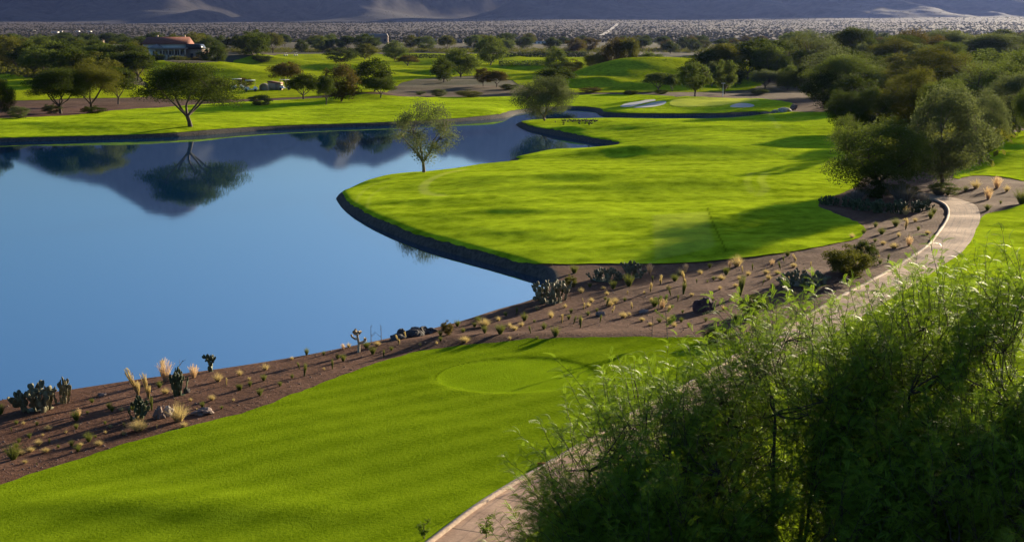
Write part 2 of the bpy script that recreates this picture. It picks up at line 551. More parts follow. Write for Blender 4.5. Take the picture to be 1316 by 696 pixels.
# the round green sunk a hand's breadth below its collar
gcx, gcy = flat(np.array([660.0]), np.array([480.0]), 1.2)
gx0, gx1 = flat(np.array([560., 765.]), np.array([481., 481.]), 1.2)[0]
gyn, gyf = yv(506, 1.2), yv(457, 1.2)
GC = ((gx0 + gx1) / 2, (gyn + gyf) / 2, (gx1 - gx0) / 2, (gyf - gyn) / 2)
rr = np.sqrt(((X2 - GC[0]) / GC[2]) ** 2 + ((Y2 - GC[1]) / GC[3]) ** 2)
H = H - 0.075 / (1 + np.exp((rr - 1) * 26))
H = H + 5.8 * np.clip((Y2 - 430) / 870, 0, 1) ** 1.2
PLAIN0 = 1350.0

def px_ground(u, v):
    """world point where the line of sight through a photograph pixel meets the ground"""
    a, b, c = ray(u, v)
    s, k = a / b, c / b
    fi = (s - ss[0]) / (ss[1] - ss[0])
    i = int(np.clip(math.floor(fi), 0, len(ss) - 2)); w = fi - i
    col = H[:, i] * (1 - w) + H[:, i + 1] * w
    d = CH + k * ys - col
    idx = np.nonzero(d <= 0)[0]
    if len(idx) == 0 or idx[0] == 0:
        if len(idx) == 0:
            y = ys[-1]
        else:
            y = ys[0]
        return s * y, y, float(np.interp(y, ys, col))
    j = idx[0]
    q = d[j - 1] / (d[j - 1] - d[j])
    y = ys[j - 1] + q * (ys[j] - ys[j - 1])
    return s * y, y, CH + k * y

def ground_z(x, y):
    s = x / y
    fi = (s - ss[0]) / (ss[1] - ss[0])
    i = int(np.clip(math.floor(fi), 0, len(ss) - 2)); w = min(max(fi - i, 0), 1)
    return float(np.interp(y, ys, H[:, i]) * (1 - w) + np.interp(y, ys, H[:, i + 1]) * w)

def gpoly(pts, k=3, closed=True):
    q = smooth_poly(pts, k, closed)
    g = np.array([px_ground(u, v) for u, v in q])
    return g[:, 0], g[:, 1]

def sheet(name, sd_, off, mat, attrs=None, grid=None):
    """the part of the terrain where sd_ > 0, cut along the zero line, lifted by off"""
    XX, YY, ZZ = grid if grid else (X2, Y2, H)
    r, c = XX.shape
    ins = sd_ > 0
    A = ins[:-1, :-1]; B = ins[:-1, 1:]; Cc = ins[1:, 1:]; D = ins[1:, :-1]
    allin = A & B & Cc & D
    anyin = A | B | Cc | D
    idx = np.arange(r * c).reshape(r, c)
    q = np.stack([idx[:-1, :-1], idx[:-1, 1:], idx[1:, 1:], idx[1:, :-1]], -1)
    full = q[allin]
    part = q[anyin & ~allin]
    flatsd = sd_.ravel()
    keys = attrs or {}
    P = np.stack([XX.ravel(), YY.ravel(), ZZ.ravel()], 1)
    Av = {k: a.ravel() for k, a in keys.items()}
    newp, newa, faces = [], {k: [] for k in keys}, []
    base = r * c
    cache = {}
    for cell in part:
        poly = []
        for e in range(4):
            i, j = int(cell[e]), int(cell[(e + 1) % 4])
            si, sj = flatsd[i], flatsd[j]
            if si > 0:
                poly.append(i)
            if (si > 0) != (sj > 0):
                key = (min(i, j), max(i, j))
                if key not in cache:
                    w = si / (si - sj)
                    newp.append(P[i] * (1 - w) + P[j] * w)
                    for k in keys:
                        newa[k].append(Av[k][i] * (1 - w) + Av[k][j] * w)
                    cache[key] = base + len(newp) - 1
                poly.append(cache[key])
        if len(poly) >= 3:
            faces.append(poly)
    allp = np.concatenate([P, np.array(newp).reshape(-1, 3)]) if newp else P
    ff = np.concatenate([full.ravel(), np.array([i for f in faces for i in f], dtype=np.int64)])
    sizes = np.concatenate([np.full(len(full), 4), np.array([len(f) for f in faces], dtype=np.int64)]).astype(np.int64)
    used = np.unique(ff.astype(np.int64))
    remap = np.full(len(allp), -1, dtype=np.int64)
    remap[used] = np.arange(len(used))
    vv = allp[used].copy()
    vv[:, 2] += off * (1 + vv[:, 1] / 250)
    at = {k: np.concatenate([Av[k], np.array(newa[k])])[used] if newp else Av[k][used] for k in keys}
    me = mesh_np(name, vv, remap[ff.astype(np.int64)], sizes, mat, at, smooth=True)
    return tag(link(name, me), kind='structure')

# ---- ground
far = np.clip((Y2 - 230) / 120, 0, 1)
bank = np.clip((3.5 * BWID - DW) / 0.25, 0, 1)
sheet('ground', np.ones_like(H), 0.0, M['soil'], {'far': far, 'bank': bank})
# ---- water
wg = (X2, Y2, np.zeros_like(H))
sheet('water', 1.2 - DW, 0.0, M['water'], None, wg)

# ---- cart path
KERB = [(520, 728), (569, 690), (615, 655), (662, 625), (700, 604), (764, 566), (836, 523), (900, 489), (958, 453), (1022, 417), (1058, 397), (1094, 377), (1137, 354), (1173, 332), (1195, 316),
        (1209, 298), (1219, 282), (1220, 270), (1213, 262), (1198, 256.5), (1175, 252.5), (1158, 250)]
kx, ky = gpoly(KERB, 4, False)
def offset_line(x, y, w):
    dx, dy = np.gradient(x), np.gradient(y)
    L = np.hypot(dx, dy)
    return x + dy / L * w, y - dx / L * w
PW = 2.1
wv_ = PW + 0.0 * np.exp(-((np.arange(len(kx)) - 68) / 8.0) ** 2)
rx_, ry_ = offset_line(kx, ky, wv_)
pathx, pathy = np.concatenate([kx, rx_[::-1]]), np.concatenate([ky, ry_[::-1]])
PSD = sdf(pathx, pathy, X2, Y2)
dk, arc = dline(kx, ky, X2, Y2)
sheet('cart_path', PSD, 0.05, M['path'], {'along': arc, 'across': dk})

def strip(name, x, y, w, h, mat, sub=0.25):
    # resample
    d = np.concatenate([[0], np.cumsum(np.hypot(np.diff(x), np.diff(y)))])
    n = int(d[-1] / sub)
    tt = np.linspace(0, d[-1], n)
    x, y = np.interp(tt, d, x), np.interp(tt, d, y)
    x2, y2 = offset_line(x, y, -w)
    v, f = [], []
    for i in range(n):
        z = max(ground_z(x[i], y[i]), ground_z(x2[i], y2[i]))
        v += [(x[i], y[i], z - .1), (x[i], y[i], z + h), (x2[i], y2[i], z + h), (x2[i], y2[i], z - .1)]
        if i:
            a, b = (i - 1) * 4, i * 4
            f += [[a, b, b + 1, a + 1], [a + 1, b + 1, b + 2, a + 2], [a + 2, b + 2, b + 3, a + 3]]
    sz = [len(q) for q in f]
    return tag(link(name, mesh_np(name, np.array(v), [i for q in f for i in q], sz, mat)), kind='structure')
strip('kerb', kx, ky, 0.16, 0.12, M['kerb'])

# ---- turf
def mark(pts, half, closed=False):
    x, y = gpoly(pts, 4, closed)
    d, _ = dline(x, y, X2, Y2)
    return np.clip((half - d) / (half * 0.5), 0, 1)
zero = np.zeros_like(H)
pale = zero.copy()
for pts, hw, s in (([(600, 218), (570, 224), (551, 233), (544, 241), (548, 249), (572, 252.5)], 0.55, .55), ([(984, 222), (978, 232), (984, 243), (975, 252)], 0.5, .25),
                   ([(965, 222), (960, 235), (966, 248)], 0.4, .2), ([(1000, 165), (985, 140)], 0.5, .3), ([(457, 262), (463, 250), (480, 238), (510, 229)], .2, .25), ([(472, 268), (477, 252), (500, 238)], .2, .2)):
    pale = np.maximum(pale, mark(pts, hw) * s)
qx, qy = gpoly([(836, 277), (912, 272), (922, 318), (838, 336)], 1)
pale = np.maximum(pale, np.clip(sdf(qx, qy, X2, Y2) / 0.3, 0, 1) * 0.26)
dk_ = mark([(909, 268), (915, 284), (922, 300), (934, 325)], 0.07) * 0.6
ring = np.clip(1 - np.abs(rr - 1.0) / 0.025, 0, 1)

FAIR = [(441, 246), (447, 258), (476, 279), (513, 296), (551, 311), (607, 325), (652, 334), (683, 339.5), (719, 339.5), (833, 339.3), (886, 338), (922, 335), (994, 327), (1051, 318), (1101, 307), (1112, 299),
        (1107, 289), (1080, 277), (1051, 265), (1062, 257), (1085, 248), (1100, 240), (1112, 228), (1140, 214), (1190, 204), (1180, 170), (1130, 150), (1075, 145), (1030, 144.5), (968, 146.5), (930, 149.5), (852, 151), (768, 151), (708, 151.2), (680, 152.8),
        (666, 156), (662.5, 159.3), (687, 166), (722, 172), (751, 180), (774, 183.4), (800, 185.6), (792, 187.6), (756, 188), (700, 191), (662, 199.3), (657, 202), (661, 205), (644, 207.2), (607, 210.5), (569, 216), (543, 218.6), (495, 222.4), (465, 229), (445, 240)]
fx, fy = gpoly(FAIR, 3)
grow = np.clip(4 * (1 - DW / 6), 0, 4) * (Y2 > yv(325))
SF = np.minimum(sdf(fx, fy, X2, Y2) + grow, DW - 1.45 * BWID)
TEE = [(-420, 760), (-420, 730), (-120, 668), (-40, 640), (13, 619), (104, 590), (205, 558), (330, 526), (395, 500), (460, 475), (526, 455), (576, 447.5), (630, 441), (680, 436.5), (729, 434.5), (800, 434), (860, 434), (930, 437), (962, 446), (962, 455),
       (900, 492), (836, 526), (764, 569), (700, 607), (662, 628), (615, 658), (569, 693), (470, 765)]
tx, ty = gpoly(TEE, 3)
RIGHT = [(1400, 250), (1316, 263), (1293, 270), (1266, 276), (1258, 285), (1240, 305), (1220, 333), (1195, 350), (1150, 375), (1060, 425), (960, 480), (850, 545), (740, 625), (640, 710), (600, 745), (640, 800), (1500, 800), (1700, 500), (1600, 240)]
gx_, gy_ = gpoly(RIGHT, 3)
SG = np.minimum(sdf(gx_, gy_, X2, Y2), -PSD + 0.02)
UR = [(1225, 229), (1250, 226), (1282, 227), (1340, 236), (1500, 245), (1500, 140), (1316, 168), (1275, 180), (1235, 200)]
ux, uy = gpoly(UR, 3)
FARL = [(-420, 188), (-120, 179), (0, 175), (121, 172), (244, 167.5), (330, 161.5), (406, 159), (507, 154.5), (579, 151), (650, 146.5), (672, 141), (700, 136.5), (737, 135.3), (780, 136), (768, 142.5), (778, 143.5), (850, 144), (920, 144.3), (968, 141.5), (1005, 142), (1019, 138), (1018, 133),
        (982, 127.5), (939, 126.6), (866, 124), (824, 122), (726, 122), (640, 124.5), (527, 125), (500, 123), (470, 121), (449, 123), (400, 127), (320, 131), (250, 135), (216, 138), (144, 142.5), (100, 148), (37, 151), (0, 152.5), (-120, 154), (-420, 160)]
lx, ly = gpoly(FARL, 3)
BACK = [(150, 88), (182, 79), (200, 78), (240, 82), (300, 78), (330, 71), (420, 69.5), (520, 69), (640, 70), (700, 72), (900, 75), (985, 82), (985, 104), (960, 116), (880, 118.5), (700, 118), (662, 106), (640, 98), (600, 98), (560, 100), (518, 106), (500, 117), (450, 120), (400, 124), (300, 128),
        (200, 126), (190, 110), (178, 98)]
bx_, by_ = gpoly(BACK, 3)
LAWN = [(-200, 94), (10, 95), (40, 100), (90, 108), (185, 110), (192, 124), (90, 127), (-200, 130)]
ax_, ay_ = gpoly(LAWN, 3)
SMALL = [(72, 78.5), (80, 76.5), (112, 75.5), (115, 78.5), (90, 80)]
sx_, sy_ = gpoly(SMALL, 3)
wob = 0.10 * fbm(X2 / 0.7, Y2 / 0.7, 3, 21) * np.clip(Y2 / 60, .6, 3)
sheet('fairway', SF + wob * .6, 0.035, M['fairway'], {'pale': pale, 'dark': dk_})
sheet('tee_turf', np.minimum(sdf(tx, ty, X2, Y2) + wob, -PSD + 0.06), 0.035, M['tee'], {'pale': np.clip((1 - rr) / 0.02, 0, 1) * 0.55, 'dark': ring * 0.55 * (Y2 > GC[1] - 0.5)})  # far half of the round green's rim painted darker, as shade on its step
sheet('side_turf', SG, 0.035, M['fairway'], {'pale': zero, 'dark': zero})
sheet('upper_turf', sdf(ux, uy, X2, Y2) + wob, 0.035, M['fairway'], {'pale': zero, 'dark': zero})
SFAR = np.minimum(sdf(lx, ly, X2, Y2) + grow, DW - 1.45 * BWID)
sheet('far_shore_turf', SFAR, 0.035, M['fairway'], {'pale': zero, 'dark': zero})
sheet('back_turf', np.maximum(np.maximum(sdf(bx_, by_, X2, Y2), sdf(ax_, ay_, X2, Y2)), sdf(sx_, sy_, X2, Y2)), 0.03, M['far_turf'], {'pale': zero, 'dark': zero})
GREEN = [(861, 135.5), (864, 129), (895, 126.5), (968, 127.5), (976, 130), (950, 132.5), (927, 136), (881, 138)]
x_, y_ = gpoly(GREEN, 3)
sheet('putting_green', sdf(x_, y_, X2, Y2), 0.05, M['green'], {'pale': zero, 'dark': zero})
for k, B_ in enumerate(([(797, 138), (803, 134), (822, 131), (836, 128.5), (843, 130), (826, 133.6), (812, 137.8)], [(813, 139.2), (828, 135.5), (843, 131.5), (856, 131), (853, 135), (835, 138.5)], [(938, 138), (941, 135.5), (950, 133.2), (964, 134), (970, 137.4), (953, 139)])):
    x_, y_ = gpoly(B_, 3)
    sheet('bunker_sand', sdf(x_, y_, X2, Y2), 0.06, M['sand'])

# ------------------------------------------------------------------ desert plain and mountains
def plain_z(X, Y):
    q = np.clip((Y - PLAIN0) / 4400, 0, 2)
    return 6.4 + 90 * q ** 1.25 * (1 + 0.22 * X / 3000) + 5 * fbm(X / 700, Y / 900, 3, 31) * np.clip(q * 3, 0, 1)
py_ = np.geomspace(1300, 7200, 110)
ps_ = np.linspace(-1.1, 1.1, 260)
PS, PY = np.meshgrid(ps_, py_)
PX = PS * PY
PZ = plain_z(PX, PY) - np.clip((1400 - PY) / 100, 0, 1) * 1.5
sheet('desert_plain', np.ones_like(PX), 0.0, M['desert'], None, (PX, PY, PZ))

EU = [-900, -500, -200, 60, 190, 300, 360, 410, 480, 545, 600, 660, 710, 745, 775, 800, 835, 865, 895, 925, 955, 1000, 1060, 1150, 1220, 1316, 1500, 1700, 2300]
EE = [150, 170, 150, 165, 212, 172, 150, 138, 158, 132, 150, 172, 150, 60, 10, 60, 190, 185, 60, 5, 40, 150, 165, 150, 135, 120, 105, 90, 80]  # gaps right of centre are invented, shaped to let sun onto the foot slopes
YR = 8200.0
def mount_z(X, Y):
    u = (X - 0.79 * (Y - YR)) / YR * F + 658  # ridge profile sheared along the sun's heading so its added gaps pass light
    ridge = np.interp(u, EU, EE) / F * YR + 14
    ridge = ridge + 28 * fbm(X / 330, Y * 0 + 3, 4, 40)
    foot = 5500 + 350 * fbm(X / 900, X * 0, 3, 44) - 500 * np.exp(-((X + 1500) / 500) ** 2)
    q = np.clip((Y - foot) / (YR - foot), 0, 1)
    back = np.clip(1 - (Y - YR) / 1800, 0, 1)
    prof = 0.25 * q + 0.75 * q ** 1.7
    gul = np.abs(fbm((X + 0.25 * Y) / 420, Y / 1100, 5, 50)) * 210 - 60
    z = plain_z(X, np.minimum(Y, 6000)) + prof * (ridge - 95) * np.where(Y > YR, back, 1) + gul * np.sqrt(np.clip(q * 1.6, 0, 1)) * np.clip((YR - Y) / 900, 0.15, 1) * np.clip((ridge - 250) / 450, 0.12, 1)
    # spurs that run down to the plain
    for (sx, w, h, y0) in ((-1480, 210, 120, 5200), (-560, 190, 85, 5300)):
        c = sx + (Y - y0) * (-0.22)
        z = z + h * np.exp(-((X - c) / w) ** 2) * np.clip((Y - y0) / 900, 0, 1) * (1 + 0.15 * fbm(X / 120, Y / 160, 3, 61))
    return z
my = np.concatenate([np.linspace(4900, 6600, 110), np.linspace(6630, 10200, 70)])
mx = np.linspace(-7800, 7800, 520)
MX, MY = np.meshgrid(mx, my)
MZ = mount_z(MX, MY)
MZ = MZ + np.clip((MY - 5000) / 300, 0, 1) * 3 - 2.5
sheet('mountain', np.ones_like(MX), 0.0, M['mountain'], None, (MX, MY, MZ))

def diamonds(c, l, w, seed=0, flatz=0.0):
    """leaf-sized rhombs at centres c"""
    rg = np.random.default_rng(seed)
    n = len(c)
    a = rg.normal(size=(n, 3)); a[:, 2] *= (1 - flatz)
    a /= np.linalg.norm(a, axis=1, keepdims=True)
    b = rg.normal(size=(n, 3))
    b -= a * np.sum(a * b, 1, keepdims=True)
    b /= np.linalg.norm(b, axis=1, keepdims=True)
    l = (l * rg.uniform(.6, 1.3, n))[:, None]; w = (w * rg.uniform(.7, 1.3, n))[:, None]
    v = np.stack([c + a * l, c + b * w, c - a * l, c - b * w], 1).reshape(-1, 3)
    f = np.arange(4 * n)
    return v, f

# scrub dots of the desert plain: nobody could count them
n = 42000
yy = 1500 * (4.4) ** RNG.random(n)
xx = RNG.uniform(-0.62, 0.62, n) * yy
zz = np.where(yy > 5000, mount_z(xx, yy) - 0.5, plain_z(xx, yy))
hh = RNG.uniform(1.1, 2.9, n) * (1 + 0.3 * (RNG.random(n) > .9))
o8 = np.array([(1, 0, .35), (0.2, .9, .4), (-.9, .3, .35), (-.3, -.9, .35), (0.6, -.5, .75), (-.1, .1, 1.0), (.2, .3, 0)])
V = np.stack([xx, yy, zz], 1)[:, None, :] + o8[None] * np.stack([hh * 1.0, hh * 1.0, hh], 1)[:, None, :] * RNG.uniform(.7, 1.3, (n, 7, 1))
tri = np.array([(0, 1, 5), (1, 2, 5), (2, 3, 5), (3, 4, 5), (4, 0, 5), (0, 6, 1), (3, 6, 4)])
FF = (np.arange(n)[:, None, None] * 7 + tri[None]).reshape(-1)
tag(link('desert_scrub', mesh_np('desert_scrub', V.reshape(-1, 3), FF, np.full(n * 7, 3), M['scrub'], {'tint': np.repeat(RNG.random(n), 7)})), 'speckled desert scrub covering the plain below the mountains', 'scrub', kind='stuff')

# a pale dirt track climbing the plain
def track(name, pts, w):
    v, f = [], []
    n = 60
    P = np.array([(np.interp(i / n, np.linspace(0, 1, len(pts)), [p[0] for p in pts]), np.interp(i / n, np.linspace(0, 1, len(pts)), [p[1] for p in pts])) for i in range(n + 1)])
    X, Y = P[:, 0], P[:, 1]
    X2_, Y2_ = offset_line(X, Y, w)
    for i in range(n + 1):
        v += [(X[i], Y[i], float(plain_z(X[i], Y[i])) + 1.6), (X2_[i], Y2_[i], float(plain_z(X2_[i], Y2_[i])) + 1.6)]
        if i: f += [[2 * i - 2, 2 * i, 2 * i + 1, 2 * i - 1]]
    tag(link(name, mesh_np(name, np.array(v), [i for q in f for i in q], [4] * len(f), M['track'])), kind='structure')
def xu(u, y): return (u - 658) / F * y
track('dirt_track', [(xu(766, 2100), 2100), (xu(790, 4100), 4100)], 9)
track('dirt_track', [(xu(790, 4100), 4100), (xu(812, 4180), 4180)], 12)

# ------------------------------------------------------------------ trees
def tree_meshes(name, kind, nleaf, leaf, seed):
    """unit tree: height 1, crown about 1 wide; returns trunk mesh and crown mesh"""
    rg = np.random.default_rng(seed)
    rnd = random.Random(seed)
    P = dict(umb=(0.62, 0.40, 0.52, 46), rnd=(0.53, 0.48, 0.52, 48), air=(0.56, 0.44, 0.50, 46), tall=(0.55, 0.46, 0.48, 40), bush=(0.44, 0.54, 0.54, 36), weep=(0.52, 0.48, 0.52, 60))[kind]
    cz, rz, rxy, nc = P
    cl = []
    while len(cl) < nc:
        p = rg.normal(size=3)
        p /= np.linalg.norm(p)
        r_ = rg.uniform(0.35, 1.0) ** 0.55
        if kind == 'umb' and p[2] < -0.6: continue
        q = np.array([p[0] * rxy * r_, p[1] * rxy * r_, cz + p[2] * rz * r_])
        q[:2] *= 0.82; q[2] = cz + (q[2] - cz) * 0.84
        if kind == 'tall': q[:2] *= 0.55 + 0.65 * rg.random()
        if q[2] < 0.06: continue
        if cl and min(np.linalg.norm(q - c_) for c_ in cl) < 0.10: continue
        cl.append(q)
        if len(cl) > 70: break
    cl = np.array(cl)
    # outline is uneven: some clumps pushed out, some shrunk
    cr = rg.uniform(0.075, 0.185, len(cl)) * (0.82 if kind == 'air' else (0.84 if kind == 'weep' else 1.0))
    out = rg.random(len(cl)) < 0.25
    cl[out, :2] *= 1.14
    w = cr ** 2.2; w /= w.sum()
    ids = rg.choice(len(cl), nleaf, p=w)
    d = rg.normal(size=(nleaf, 3))
    d /= np.linalg.norm(d, axis=1, keepdims=True)
    rad = rg.random(nleaf) ** (0.5 if kind != 'air' else 0.75)
    sc = np.array([1.25, 1.25, 0.72]) if kind in ('umb', 'air', 'bush', 'weep') else np.array([1.05, 1.05, 0.95])
    c = cl[ids] + d * (rad * cr[ids])[:, None] * sc
    # wisps
    c += rg.normal(size=c.shape) * (0.022 if kind in ('air', 'weep') else 0.013)
    c[:, 2] -= (0.5 if kind == 'weep' else 0.15) * np.clip(np.hypot(c[:, 0], c[:, 1]) - 0.35, 0, 1) * (1 if kind != 'tall' else 0)
    c[:, 2] = np.maximum(c[:, 2], 0.02 + 0.05 * rg.random(len(c)))
    v, f = diamonds(c, leaf, leaf * 0.5, seed)
    ct = rg.random(len(cl))
    tint = np.clip(ct[ids] * 0.6 + rg.random(nleaf) * 0.4, 0, 1)
    crown = mesh_np(name + '_crown', v, f, np.full(nleaf, 4), M['leaf_mid'], {'tint': np.repeat(tint, 4)})
    mb = MB()
    th = 0.10 if kind in ('bush', 'rnd') else (0.17 if kind == 'umb' else 0.15)
    lean = np.array([rnd.uniform(-.04, .04), rnd.uniform(-.04, .04), 0])
    fork = lean + np.array([0, 0, th])
    mb.tube([(0, 0, -0.03), lean * .4 + np.array([0, 0, th * .5]), fork], [0.030, 0.022, 0.021], 7)
    nl = 5
    limbs = []
    for k in range(nl):
        a = 2 * math.pi * (k + rnd.uniform(-.3, .3)) / nl
        e = np.array([math.cos(a) * rxy * .62, math.sin(a) * rxy * .62, cz + rnd.uniform(-.1, .1) * rz])
        m1 = fork + (e - fork) * .33 + np.array([rnd.uniform(-.03, .03), rnd.uniform(-.03, .03), -.01])
        m2 = fork + (e - fork) * .68 + np.array([rnd.uniform(-.03, .03), rnd.uniform(-.03, .03), 0.02])
        mb.tube([fork, m1, m2, e], [.016, .012, .008, .004], 5)
        limbs += [m1, m2, e, (fork + m1) / 2, (m1 + m2) / 2]
    limbs = np.array(limbs)
    for q in cl:
        d_ = np.linalg.norm(limbs - q, axis=1) + (limbs[:, 2] > q[2] + .05) * .3
        s_ = limbs[np.argmin(d_)]
        mid = (s_ + q) / 2 + rg.normal(size=3) * .02
        mb.tube([s_, mid, q], [.006, .004, .002], 4, cap=False)
    trunk = mb.mesh(name + '_trunk', M['bark'])
    return trunk, crown

VAR = {}
for kind, k in (('umb', 3), ('rnd', 3), ('air', 3), ('tall', 2), ('bush', 2), ('weep', 3)):
    for i in range(k):
        VAR[(kind, 'hi', i)] = tree_meshes(f'{kind}_{i}', kind, 34000 if kind in ('weep', 'rnd', 'umb') else 12000, 0.0105, 100 + i * 7 + len(kind) + ord(kind[0]))
        VAR[(kind, 'lo', i)] = tree_meshes(f'{kind}_lo_{i}', kind, 7000, 0.023, 100 + i * 7 + len(kind) + ord(kind[0]))

NAMES = {}
REG = []     # (u, v, category, desc, object) for the labels made afterwards
tcount = 0
def place_tree(u, vb, vt, w, kind, colr, label=None, group=None, name='tree', desc=None, dist=None, depth=None):
    """u, base row, top row, crown width in photograph pixels"""
    global tcount
    tcount += 1
    x, y, z = px_ground(u, vb)
    if dist:
        y = dist; x = xu(u, y); z = ground_z(x, y)
    a, b, c = ray(u, vt)
    top = CH + c / b * y
    hgt = max(top - z, 0.8)
    wid = w / F * math.hypot(y, CH) * 1.0
    lod = 'hi' if (vb - vt) > 52 else 'lo'
    nvar = len([1 for q in VAR if q[0] == kind and q[1] == lod])
    tm, cm = VAR[(kind, lod, tcount % nvar)]
    root = bpy.data.objects.new(name, None)
    COL.objects.link(root)
    root.empty_display_size = 0.5
    root.location = (x, y, z - 0.05)
    root.rotation_euler = (0, 0, random.uniform(0, 6.28))
    root.scale = (wid, wid * (depth or 1), hgt * 1.02)
    for nm, me, mt in (('trunk', tm, M['bark'] if colr != 'grey' else M['bark_pale']), ('crown', cm, M['leaf_' + colr])):
        o = bpy.data.objects.new(nm, me)
        COL.objects.link(o)
        o.parent = root
        o.material_slots[0].link = 'OBJECT'
        o.material_slots[0].material = mt
    tag(root, label, 'tree' if name != 'bush' else 'bush', group)
    if label is None:
        REG.append((u, (vb + vt) / 2, name, desc, root))
    return root

